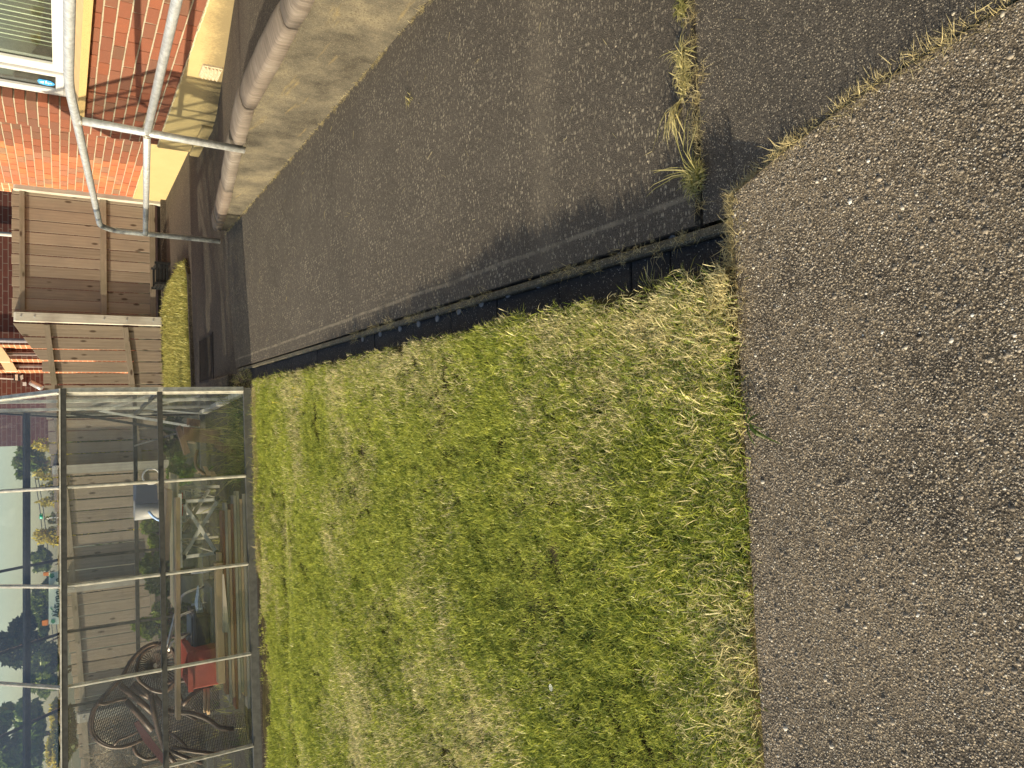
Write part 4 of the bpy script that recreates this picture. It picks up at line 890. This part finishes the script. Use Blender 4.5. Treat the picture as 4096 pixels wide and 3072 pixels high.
# ================================================================== BEYOND THE FENCE
def brickwall_mat(name, c1, c2, mort, axis='Y', sc=1):
    t = NT(name); s = t.sep(t.pos()); cmb = t.n('ShaderNodeCombineXYZ'); t.l(s[0] if axis == 'X' else s[1], cmb.inputs[0]); t.l(s[2], cmb.inputs[1])
    b = t.n('ShaderNodeTexBrick'); t.l(cmb.outputs[0], b.inputs[0]); b.inputs['Scale'].default_value = 1; b.inputs['Brick Width'].default_value = .225*sc; b.inputs['Row Height'].default_value = .076*sc; b.inputs['Mortar Size'].default_value = .006*sc
    for k, v in (('Color1', c1), ('Color2', c2), ('Mortar', mort)): b.inputs[k].default_value = (*v, 1)
    c = t.mix(t.ramp(t.noise(t.pos(), 6, 4, .6), [(.4, 0.), (.7, .3)]), b.outputs[0], [v*.7 for v in c1]); return t.done(c, .9, 0, .2)
mb1 = brickwall_mat('shaded_brick', (.085, .03, .025), (.11, .04, .03), (.17, .13, .11), 'X'); mb2 = brickwall_mat('sunlit_brick', (.36, .12, .06), (.45, .17, .08), (.55, .42, .3), 'Y')  # one brick in two tones: shade painted on the fronts, sun on the returns
nb = thing('neighbour_house', 'brick house with stepped wings behind the tall fence panel, shade and sun painted on its faces', 'house', (1, 15, 0))
def wing(x0, x1, y0, y1, z1=5.5):
    bm = BM(); box(bm, x0, x1, y0, y1, -.06, z1); bm.faces.ensure_lookup_table()
    for f in bm.faces:
        f.normal_update(); f.material_index = 1 if abs(f.normal.x) > .5 else 0  # side faces get the sunlit tone, all others the shaded one
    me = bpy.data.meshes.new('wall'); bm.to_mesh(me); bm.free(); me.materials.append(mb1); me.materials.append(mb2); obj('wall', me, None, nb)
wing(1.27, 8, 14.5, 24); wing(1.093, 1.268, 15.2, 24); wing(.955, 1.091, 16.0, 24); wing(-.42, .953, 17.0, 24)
m_cream = mat_simple('cream_render', (.72, .62, .4), .7, 0, .06, 5)
def zb(a, b): return (a/3.81, 1330+b/3.81)
slab_px('fascia', [zb(-80, 215), zb(25, 220), zb(152, 400), zb(152, 448), zb(-80, 448)], 15.0, .14, m_cream, nb)
slab_px('fascia', [zb(5, 455), zb(190, 455), zb(268, 590), zb(85, 590)], 15.85, .14, m_cream, nb)
def bgwin(x0, x1, y, z0, z1):
    bm = BM(); box(bm, x0, x1, y-.03, y+.01, z0, z1); w = obj('window', bm, mat_simple('window_frame_dull', (.34, .30, .29), .6), nb)
    bm = BM(); box(bm, x0+.02, x1-.02, y-.036, y-.031, z0+.03, z1-.03); obj('pane', bm, mat_simple('dark_pane', (.05, .04, .045), .1, 0, .1, 3, spec=.8), w)
bgwin(1.15, 1.21, 15.2, 1.2, 1.9); bgwin(1.0, 1.05, 16.0, 1.2, 1.9)
bm = BM(); tube(bm, [(3.045, 14.42, -.06), (3.045, 14.42, 5.4)], .035, 10); obj('downpipe', bm, m_white, nb)
bm = BM(); tube(bm, [(1.335, 14.43, -.06), (1.335, 14.43, 5.4)], .035, 10); obj('downpipe', bm, mat_simple('grey_pipe', (.25, .24, .27), .4), nb)
fl = thing('flood_lamp', 'square black flood lamp on a bracket on the far wing of the neighbour house', 'lamp', (.86, 16.7, 1.8))
slab_px('lamp_case', [zb(205, 628), zb(300, 628), zb(305, 735), zb(205, 735)], 16.8, .06, m_steel_dark, fl); slab_px('lamp_face', [zb(230, 640), zb(272, 640), zb(272, 728), zb(230, 728)], 16.79, .008, mat_simple('lamp_glass', (.55, .5, .42), .3), fl)
slab_px('bracket', [zb(300, 660), zb(350, 640), zb(352, 700), zb(318, 722)], 16.9, .1, m_white, fl)
slab_px('soffit', [zb(0, 690), zb(215, 702), zb(215, 718), zb(0, 708)], 16.9, .08, m_white, nb)
slab_px('vent_cover', [zb(345, 758), zb(400, 755), zb(402, 812), zb(345, 810)], 16.95, .04, m_white, nb)
bm = BM(); tube(bm, smoothpath([at(*zb(470, 760), 'Y', 16.9), at(*zb(540, 800), 'Y', 16.85), at(*zb(640, 850), 'Y', 16.8)], .1, 4), .05, 10); obj('flue_pipe', bm, m_galv, nb)
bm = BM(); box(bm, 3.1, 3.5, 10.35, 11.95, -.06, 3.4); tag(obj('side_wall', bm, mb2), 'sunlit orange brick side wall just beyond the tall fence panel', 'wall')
# ------------------------------------------------------------------ leaves: real little faces
def leafcloud(name, blobs, n, size, mat, parent=None, seed=1, thin=.5, droop=0):
    g = np.random.default_rng(seed); B = np.array(blobs, float); vol = B[:, 3]*B[:, 4]*B[:, 5]; k = g.choice(len(B), n, p=vol/vol.sum())
    d = g.normal(size=(n, 3)); d /= np.linalg.norm(d, axis=1)[:, None]; r = g.uniform(.25, 1, n)**.45
    c = B[k, :3]+d*B[k, 3:6]*r[:, None]*(1+.12*np.sin(d[:, :1]*9+k[:, None]))
    a = g.normal(size=(n, 3)); a[:, 2] -= droop; a /= np.linalg.norm(a, axis=1)[:, None]; b = np.cross(a, g.normal(size=(n, 3))); b /= np.linalg.norm(b, axis=1)[:, None]
    s = size*g.uniform(.5, 1.3, n)[:, None]; V = np.stack([c-a*s, c+b*s*thin, c+a*s, c-b*s*thin], 1).reshape(-1, 3)
    me = bpy.data.meshes.new(name); me.from_pydata(V.tolist(), [], (np.arange(n)[:, None]*4+np.arange(4)).tolist())
    at_ = me.attributes.new('tint', 'FLOAT', 'FACE'); at_.data.foreach_set('value', np.clip(g.uniform(0, 1, n)*.6+.4*(r-.3), 0, 1).astype(np.float32))
    return obj(name, me, mat, parent)
lf_yel = mat_leaf('golden_conifer', (.2, .19, .02), (.62, .5, .05), .35); lf_dk = mat_leaf('dark_leaf', (.012, .025, .01), (.05, .085, .02), .25)
lf_mid = mat_leaf('mid_leaf', (.03, .07, .012), (.14, .22, .04), .35); lf_ol = mat_leaf('olive_leaf', (.05, .08, .015), (.22, .28, .05), .35); lf_con = mat_leaf('dull_conifer', (.03, .045, .012), (.09, .12, .03), .25)
m_bark = mat_simple('bark', (.1, .075, .05), .95, 0, .4, 20, .01)
def plant(name, label, cat, x, y, z0, z1, w, n, size, mat, seed, group=None, trunk=.04, blobs=None, inner=None, droop=0):
    t = thing(name, label, cat, (x, y, z0), group); bm = BM(); h = z1-z0
    tube(bm, [(x, y, z0), (x+.02*h, y, z0+h*.4), (x-.01*h, y, z0+h*.75)], [trunk, trunk*.7, trunk*.35], 7)
    g = np.random.default_rng(seed)
    for k in range(5):
        a = g.uniform(0, 6.28); tube(bm, [(x, y, z0+h*(.25+.1*k)), (x+math.cos(a)*w*.5, y+math.sin(a)*w*.5, z0+h*(.45+.1*k))], [trunk*.5, trunk*.15], 5)
    obj('trunk', bm, m_bark, t)
    if blobs is None:
        blobs = []
        for k in range(16):
            a = g.uniform(0, 6.28); q = g.uniform(0, 1); zz = z0+h*(.12+.8*q); rr_ = w*(1-.65*q)*g.uniform(.25, .75)
            blobs.append((x+math.cos(a)*rr_, y+math.sin(a)*rr_, zz, w*g.uniform(.22, .42), w*g.uniform(.22, .42), h*g.uniform(.08, .16)))
    leafcloud('crown', blobs, n, size, mat, t, seed, droop=droop)
    if inner: leafcloud('inner_foliage', [(x, y, z0+h*.42, w*.75, w*.75, h*.42)], n//2, size*1.4, inner, t, seed+1)
    return t
def topz(x, y, Y): return at(x, y, 'Y', Y)
HG = 'golden hedge conifers behind the garden fence'
hedge = [(1790, 165, 'with the thinnest ragged tip'), (1850, 172, 'standing in front of the distant tree'), (1905, 166, 'just right of the second glazing bar'), (1965, 165, 'just left of the second glazing bar'), (2020, 168, 'right of the teal bottle'), (2085, 168, 'left of the teal bottle'), (2150, 155, 'last of the bright row before the dark bush')]
for k, (py, px_, w_) in enumerate(hedge):
    c = topz(px_, py, 12.5); plant('hedge_conifer', 'golden hedge conifer behind the fence, '+w_, 'conifer', c.x, 12.5, -.06, c.z+.02, .27, 2600, .035, lf_yel if k != 4 else lf_yel, 100+k, HG, .03, inner=lf_con)
def tree_px(label, cx, cy, Y, r1, r2, n, size, mat, seed, nb_=18, group=None, name='tree', inner=None, cat='tree', droop=0):
    """crown centred on photo pixel (cx, cy), spanning r1 (up) by r2 (across) pixels at depth Y"""
    g = np.random.default_rng(seed); c = at(cx, cy, 'Y', Y); u = abs(at(cx-r1, cy, 'Y', Y).z-c.z); v = abs(at(cx, cy+r2, 'Y', Y).x-c.x); bl = []
    for k in range(nb_):
        a = g.uniform(0, 6.28); q = math.sqrt(g.uniform(0, 1)); e = g.uniform(-1, 1)
        bl.append((c.x+math.cos(a)*q*v*.8, Y+e*v*.5, c.z+math.sin(a)*q*u*.8, v*g.uniform(.2, .4), v*g.uniform(.2, .4), u*g.uniform(.16, .34)))
    return plant(name, label, cat, c.x, Y, -.06, c.z+u*.6, v, n, size, mat, seed, group, max(.05, v*.07), bl, None, droop)
tree_px('distant dark green tree whose crown rises above the golden hedge', 115, 1850, 24, 75, 70, 6000, .10, lf_mid, 31)
tree_px('loose green shrub crown at the right end of the dark hedge', 165, 2240, 11.6, 42, 55, 2600, .035, lf_ol, 33)
tree_px('bright olive green bush behind the name sign', 180, 2400, 11.8, 55, 130, 6500, .04, lf_ol, 35)
tree_px('tall dark tree standing behind the olive bush', 90, 2560, 16, 95, 130, 8000, .075, lf_dk, 37, 24)
tree_px('olive green bush to the left of the name sign', 175, 2680, 11.6, 75, 110, 6000, .04, lf_ol, 39)
tree_px('drooping willow-like tree at the far left of the greenhouse roof', 70, 2960, 14, 130, 170, 8000, .07, lf_mid, 41, 22, droop=1.2)
tree_px('golden conifer at the far left below the drooping tree', 215, 2960, 11.4, 34, 150, 4200, .04, lf_yel, 43, 20)
tree_px('dark bush at the far left behind the fence top', 262, 2930, 11.0, 40, 150, 4200, .04, lf_dk, 45, 20)
for a, b in (((100, 1850), (150, 2240)), ((112, 1850), (166, 2240)),):
    p, q = at(*a, 'Y', 30), at(*b, 'Y', 30); d = (q-p); p -= d*3; q += d*3; bm = BM(); tube(bm, [p, p.lerp(q, .5)-Vector((0, 0, .25)), q], .012, 5); o = obj('power_line', bm, m_steel_dark)
    tag(o, 'upper thin overhead wire across the sky' if a[0] == 100 else 'lower thin overhead wire across the sky', 'wire', 'overhead wires')
# shrubs and dead growth between greenhouse and fence
def bush(label, px_, py, Y, r1, r2, n, size, mat, seed): return tree_px(label, px_, py, Y, r1, r2, n, size, mat, seed, 14, name='shrub', cat='shrub')
bush('bright green leafy shrub behind the third bay of the greenhouse', 640, 2130, 8.6, 95, 75, 5200, .028, lf_ol, 51)
bush('broad light green shrub behind the fourth bay of the greenhouse', 640, 2300, 8.4, 100, 90, 6000, .03, lf_ol, 53)
bush('tall green shrub behind the name sign bay, nearest the chair frame', 650, 2480, 8.2, 120, 100, 7000, .03, lf_ol, 55)
bush('dark green shrub behind the leaning strips', 700, 1760, 8.2, 70, 90, 4000, .03, lf_dk, 57)
bush('green shrub behind the old boards in the right bay', 720, 1880, 8.0, 70, 60, 3500, .03, lf_mid, 59)
straw = mat_leaf('dead_stalks', (.25, .19, .12), (.6, .5, .36), .2)
g = np.random.default_rng(77); protos = [blades_mesh('stalk_kind', 30, .12, .08, .25, .006, 2.2, straw, 900+k, .8) for k in range(3)]
pts = []
for k in range(700):
    x = g.uniform(-4.6, -2.75); q = (x+2.75)/-1.85; hgt = .75*min(1, q*3+.15); pts.append((x, g.uniform(7.7, 9.2), g.uniform(0, hgt)))
scatter('dead_growth', protos, pts, g.uniform(-1, 1, (700, 3))*[.9, .9, 3.1], g.uniform(.7, 1.5, 700), g.integers(0, 3, 700), 'heap of pale dead stalks behind the left end of the greenhouse', 'dead plants')
# ================================================================== GRASS, WEEDS, GRIT
lf_grass = mat_leaf('lawn_blades', (.13, .20, .03), (.58, .60, .12), .5, (.76, .68, .38), .985)
lf_dry = mat_leaf('dry_blades', (.3, .24, .11), (.62, .53, .29), .35); lf_weed = mat_leaf('weed_blades', (.1, .12, .03), (.42, .4, .13), .35)
g = np.random.default_rng(3)
P1 = [blades_mesh('grass_kind', 52, .030, .009, .025, .0016, 1.1, lf_grass, 10+k, .6) for k in range(6)]+[blades_mesh('grass_kind', 26, .036, .016, .036, .0021, 1.5, lf_grass, 30+k, .7) for k in range(3)]
def lawn_pts(n):
    x = g.uniform(-4.4, .232, n); y = .965+(5.18-.965)*g.uniform(0, 1, n)**1.25; z = np.array([lawn_z(a, b) for a, b in zip(x, y)])-.008
    p = np.stack([x, y, z], 1); keep = in_frame(p, 140) & (y > .97+.025*(x+6)/6.27-.013) & (y < 5.17+.0*x); 
    front = 5.24+(.185-x)*-.0698; keep &= (y < front-.04)
    bare = (x < -.95) & (y > front-.26*np.clip((-.95-x)/.3, 0, 1)-.06*np.sin(x*9)*np.sin(x*23)); keep &= ~(bare & (g.uniform(0, 1, n) < .96))
    return p[keep]
p = lawn_pts(62000); n = len(p); near = p[:, 1] < 2.2
scl = g.uniform(.65, 1.15, n)*(1+.25*np.sin(p[:, 0]*5.1+p[:, 1]*2)*np.sin(p[:, 1]*6.3)); scl = np.where((p[:, 1] < 1.12), scl*1.25, scl)
rot = np.stack([g.normal(0, .18, n), g.normal(0, .18, n), g.uniform(0, 6.28, n)], 1)
scatter('lawn_grass', P1, p, rot, scl, np.where(g.uniform(0, 1, n) < .86, g.integers(0, 6, n), g.integers(6, 9, n)), 'sunlit mown lawn of mixed green and straw coloured grass', 'grass')
# longer edge growth by the drain corner, the pavement edge and the greenhouse foot
P2 = [blades_mesh('edge_grass_kind', 12, .03, .025, .065, .0024, 1.7, m_, 60+k, .7) for k, m_ in enumerate((lf_grass, lf_dry, lf_weed, lf_grass))]
q = []
for k in range(800): q.append((g.uniform(-2.2, .24), .985+abs(g.normal(0, .035)), .015))
for k in range(120): q.append((.245-abs(g.normal(0, .03)), g.uniform(1.0, 5.1), .008))
for k in range(160): q.append((g.uniform(.02, .25), g.uniform(.98, 1.25), .02))
for k in range(260): x = g.uniform(-.95, .15); q.append((x, 5.24+(.185-x)*-.0698-.05-abs(g.normal(0, .06)), .0))
for k in range(90): x = g.uniform(-3, -.9); q.append((x, 5.24+(.185-x)*-.0698-.28-abs(g.normal(0, .05)), .0))
for k in range(60): q.append((g.uniform(.2, .34), g.uniform(5.3, 5.9), -.01))
q = np.array(q); q = q[in_frame(q, 140)]; n = len(q)
scatter('edge_grass', P2, q, np.stack([g.normal(0, .35, n), g.normal(0, .35, n), g.uniform(0, 6.28, n)], 1), g.uniform(.45, 1.05, n), g.integers(0, 4, n), 'longer straggling grass along the edges of the lawn', 'grass')
# dry fringe matted over the pavement edge
P3 = [blades_mesh('thatch_kind', 20, .02, .015, .045, .0016, 2.6, lf_dry, 80+k, .9) for k in range(3)]
q = []
for k in range(700): q.append((g.uniform(-.9, .40), .972+g.normal(0, .010), .03))
for k in range(300):
    y = g.choice([.93, .86, .80, .74, .70, .62, .57, .50])+g.normal(0, .022); x = np.interp(y, [.486, .64, .76, .88, .97], [.519, .494, .467, .427, .397])+g.normal(0, .004); q.append((x, y, .026 if y < .9 else .014))
for k in range(1000): x = g.uniform(-1.0, .2); q.append((x, 5.24+(.185-x)*-.0698-.06-abs(g.normal(0, .05)), .01))
for k in range(400): q.append((.24-abs(g.normal(0, .02)), g.uniform(1.3, 4.2), .012))
for k in range(260): q.append((1.437+g.normal(0, .004), g.uniform(2.2, 6.1), .0))
for k in range(90): q.append((.352+g.normal(0, .01), g.uniform(1.1, 3.3), -.002))
for k in range(120): q.append((g.uniform(.37, 1.4), 1.096+g.normal(0, .006), -.002))
q = np.array(q); q = q[in_frame(q, 140)]; n = len(q)
scatter('dry_thatch', P3, q, np.stack([g.normal(0, .3, n), g.normal(0, .3, n), g.uniform(0, 6.28, n)], 1), g.uniform(.3, .85, n), g.integers(0, 3, n), 'dry straw coloured grass matted in the joints and along the slab edges', 'dry grass')
# far grass strip by the fence
poly_s = [(1.61, 8.22), (1.44, 8.09), (.93, 8.03), (.2, 7.87), (.12, 9.9), (.66, 9.97), (1.02, 10.1), (1.23, 10.1), (1.41, 10.08), (1.5, 9.75), (1.57, 9.5), (1.60, 9.0)]
bm = BM(); bm.faces.new([bm.verts.new((x, y, -.004)) for x, y in poly_s]); obj('grass_verge', bm, mat_simple('verge_soil', (.12, .1, .045), .95, 0, .4, 20), kind='structure')
p = np.stack([g.uniform(.1, 1.65, 4200), g.uniform(7.8, 10.1, 4200), np.zeros(4200)], 1); p = p[[inside((a, b), poly_s) for a, b, c in p]]; n = len(p)
lf_verge = mat_leaf('verge_blades', (.13, .16, .03), (.55, .5, .17), .4); P4 = [blades_mesh('verge_kind', 22, .05, .03, .085, .005, 1.2, lf_verge, 120+k, .6) for k in range(4)]
scatter('verge_grass', P4, p, np.stack([g.normal(0, .2, n), g.normal(0, .2, n), g.uniform(0, 6.28, n)], 1), g.uniform(.6, 1.15, n), g.integers(0, 4, n), 'unmown sunlit grass strip in front of the far fence', 'grass')
# weeds inside the greenhouse
P5 = [blades_mesh('weed_kind', 14, .05, .12, .42, .005, 1.3, m_, 140+k, .7) for k, m_ in enumerate((lf_weed, lf_mid, lf_weed))]
q = [gp(g.uniform(.05, .62), g.uniform(.04, .7), 0) for k in range(60)]+[gp(g.uniform(2.5, 3.6), g.uniform(.04, .5), 0) for k in range(50)]+[gp(g.uniform(.3, 3.6), g.uniform(.5, 1.7), 0) for k in range(50)]
q = np.array([tuple(v) for v in q]); n = len(q); scatter('greenhouse_weeds', P5, q, np.stack([g.normal(0, .2, n), g.normal(0, .2, n), g.uniform(0, 6.28, n)], 1), g.uniform(.4, 1., n), g.integers(0, 3, n), 'straggling weeds growing on the greenhouse floor behind the glass', 'weeds')
# single tufts rooted in the path joint
def tuft(label, specs, seed):
    gg = np.random.default_rng(seed); V = []; F = []; T = []
    for (cx, cy, rx, ry, n, h0, h1, lean, dirx) in specs:
        for i in range(n):
            x = cx+gg.normal(0, rx); y = cy+gg.normal(0, ry); h = gg.uniform(h0, h1); d = gg.uniform(0, 6.28) if dirx is None else dirx+gg.normal(0, .35); ln = gg.uniform(.5, 1)*lean; w = gg.uniform(.0008, .0016); dx, dy = math.cos(d), math.sin(d); b = len(V)
            for k, t_ in enumerate((0, .4, .75, 1)):
                th = min(1.5, ln*(.3+t_)); zz = h*t_*math.cos(th); o = h*t_*math.sin(th); qq = (1, .9, .6, 0)[k]; c0, c1 = x+dx*o, y+dy*o
                if k < 3: V += [(c0+dy*w*qq, c1-dx*w*qq, zz), (c0-dy*w*qq, c1+dx*w*qq, zz)]
                else: V += [(c0, c1, zz)]
            F += [(b, b+1, b+3, b+2), (b+2, b+3, b+5, b+4), (b+4, b+5, b+6)]; T += [gg.uniform()]*7
    me = bpy.data.meshes.new('grass_tuft'); me.from_pydata(V, [], F); a = me.attributes.new('tint', 'FLOAT', 'POINT'); a.data.foreach_set('value', np.array(T, dtype=np.float32))
    o = obj('grass_tuft', me, lf_tuft); tag(o, label, 'grass tuft', 'grass tufts in the path joint')
lf_tuft = mat_leaf('tuft_blades', (.22, .22, .06), (.66, .57, .27), .35)
def gz(x, y): v = at(x, y, 'Z', .0); return v.x, v.y
a = gz(2735, 35); tuft('pale dry grass tuft in the path joint at the edge of the photo', [(*a, .012, .004, 100, .012, .034, 1.4, None)], 1)
a = gz(2740, 300); b = gz(2735, 215); tuft('largest straw and green grass tuft in the path joint', [(*a, .02, .006, 230, .012, .036, 1.4, None), (*b, .008, .005, 40, .025, .055, 1.5, None), (*gz(2720, 430), .015, .004, 26, .05, .10, 1.7, 3.0)], 2)
a = gz(2785, 715); tuft('grass tuft with long bent stalks in the shaded corner by the drain', [(*a, .012, .009, 260, .015, .04, 1.3, None), (*gz(2790, 690), .006, .004, 4, .13, .17, 1.1, -.5), (*gz(2775, 690), .006, .004, 5, .09, .12, 1.3, 1.5)], 3)
a = gz(1640, 400); tuft('tiny yellow grass sprig lying on the path near the garden wall', [(*a, .01, .006, 14, .02, .04, 1.6, None)], 4)
V_ = []; F_ = []; T_ = []; gg = np.random.default_rng(9)
for (x0, y0), (x1, y1), w_, hgt in (((3000, 1700), (3140, 1782), .0045, .012), ((3005, 1690), (3075, 1760), .006, .018), ((2998, 1690), (3050, 1650), .005, .012), ((2990, 1680), (3020, 1625), .004, .010), ((2990, 1700), (3030, 1790), .004, .008), ((2985, 1670), (3080, 1725), .003, .02)):
    a = at(x0, y0, 'Z', .05); c = at(x1, y1, 'Z', .047); n_ = (c-a).cross(Vector((0, 0, 1))).normalized()*w_/2; b = len(V_)
    for k, t_ in enumerate((0, .3, .65, 1)):
        p_ = a.lerp(c, t_)+Vector((0, 0, hgt*math.sin(math.pi*min(1, t_*.9+.05)))); q_ = (.7, 1, .75, 0)[k]
        V_ += [tuple(p_-n_*q_), tuple(p_+n_*q_)]
    F_ += [(b+2*k, b+2*k+1, b+2*k+3, b+2*k+2) for k in range(3)]
me = bpy.data.meshes.new('broad_weed'); me.from_pydata(V_, [], F_); tag(obj('broad_weed', me, mat_leaf('weed_leaf', (.03, .06, .01), (.12, .16, .03), .3)), 'dark broad-leaved weed reaching from the lawn edge onto the pavement', 'weed')
PL = [blades_mesh('straw_kind', 1, .001, .03, .075, .0018, .02, lf_dry, 200+k, .1) for k in range(4)]
n = 130; x = g.uniform(.37, 1.42, n); y = g.uniform(.55, 5.8, n)**1.0; p, ok = drop(bpy.data.objects['path'], np.stack([x, y, y], 1)); p2, ok2 = drop(bpy.data.objects['near_path_slab'], np.stack([x, y, y], 1)); p = np.where(ok2[:, None], p2, p)[ok | ok2]; p[:, 2] += .003; n = len(p)
scatter('straw_litter', PL, p, np.stack([np.full(n, 1.55)+g.normal(0, .04, n), g.normal(0, .05, n), g.uniform(0, 6.28, n)], 1), g.uniform(.3, .9, n), g.integers(0, 4, n), 'loose bits of straw lying about on the path', 'straw')
# lawn flowers
m_petal = mat_simple('white_petals', (.8, .8, .76), .6); m_butter = mat_simple('yellow_petals', (.85, .6, .02), .5)
def flower(x, y, mat, label, r=.006):
    v = at(x, y, 'Z', .045); bm = BM(); ctr = v; nn = 7
    c0 = bm.verts.new(ctr+Vector((0, 0, .002)))
    for k in range(nn):
        a = 2*math.pi*k/nn; b = 2*math.pi*(k+.8)/nn; m1 = bm.verts.new(ctr+Vector((math.cos(a)*r, math.sin(a)*r, .003))); m2 = bm.verts.new(ctr+Vector((math.cos(b)*r, math.sin(b)*r, .003))); bm.faces.new((c0, m1, m2))
    tube(bm, [ctr-Vector((0, 0, .035)), ctr], .0008, 4); tag(obj('flower', bm, mat), label, 'flower', 'small flowers in the lawn')
flower(2207, 2750, m_petal, 'white flower head in the open middle of the lawn', .009); flower(2165, 2830, m_petal, 'smaller white flower head further left in the lawn', .005)
flower(1172, 1552, m_butter, 'yellow buttercup nearest the path edging'); flower(1182, 1588, m_butter, 'yellow buttercup between the two others'); flower(1092, 1610, m_butter, 'yellow buttercup nearest the greenhouse corner')
# grit: stones standing out of the concrete
def peb_mat(name, stops):
    t = NT(name); c = t.ramp(t.rnd(), stops); c = t.mix(t.ramp(t.noise(t.pos(), 500, 2, .6), [(.4, 0.), (.7, .4)]), c, (.03, .028, .025)); return t.done(c, .75, 0, .35)
mp_a = peb_mat('pavement_stones', [(0, (.11, .096, .078)), (.5, (.21, .18, .14)), (.86, (.34, .29, .22)), (.97, (.5, .46, .38)), (1, (.7, .68, .62))])
mp_b = peb_mat('path_stones', [(0, (.06, .053, .044)), (.6, (.12, .105, .083)), (.88, (.24, .2, .15)), (.97, (.46, .4, .29)), (1, (.6, .55, .44))])
PA = [pebble('stone_kind', k, mp_a) for k in range(7)]; PB = [pebble('stone_kind', 20+k, mp_b) for k in range(6)]
O_ = bpy.data.objects
n = 95000; x = g.uniform(-.95, .66, n); y = g.uniform(.3, .975, n); p, ok = drop(O_['pavement'], np.stack([x, y, y], 1)); ok &= p[:, 2] > 0; p = p[ok]
p, ok = p, None
bx = np.interp(p[:, 1], [.2, .486, .64, .76, .88, .966], [.57, .517, .492, .465, .425, .392]); p = p[(p[:, 0] < bx-.004)]; p = p[in_frame(p, 60)]; n = len(p)
s = np.where(g.uniform(0, 1, n) < .012, g.uniform(.0030, .0052, n), g.uniform(.0009, .0021, n)); p[:, 2] -= s*.12
scatter('pavement_grit', PA, p, g.uniform(-3.1, 3.1, (n, 3))*[.12, .12, 1], s, g.integers(0, 7, n), 'exposed pebbles standing out of the pavement concrete', 'grit')
n = 100000; x = g.uniform(.37, 1.44, n); y = .48+2.6*g.uniform(0, 1, n)**1.3; q3 = np.stack([x, y, y], 1); pa, oa = drop(O_['near_path_slab'], q3); pb, ob = drop(O_['path'], q3); p = np.where(oa[:, None], pa, pb)[oa | ob]
p = p[in_frame(p, 60)]; n = len(p); s = np.where(g.uniform(0, 1, n) < .008, g.uniform(.0024, .0042, n), g.uniform(.0009, .0019, n)); p[:, 2] -= s*.2
scatter('path_grit', PB, p, g.uniform(-3.1, 3.1, (n, 3))*[.12, .12, 1], s, g.integers(0, 6, n), 'fine stones standing out of the path concrete', 'grit')
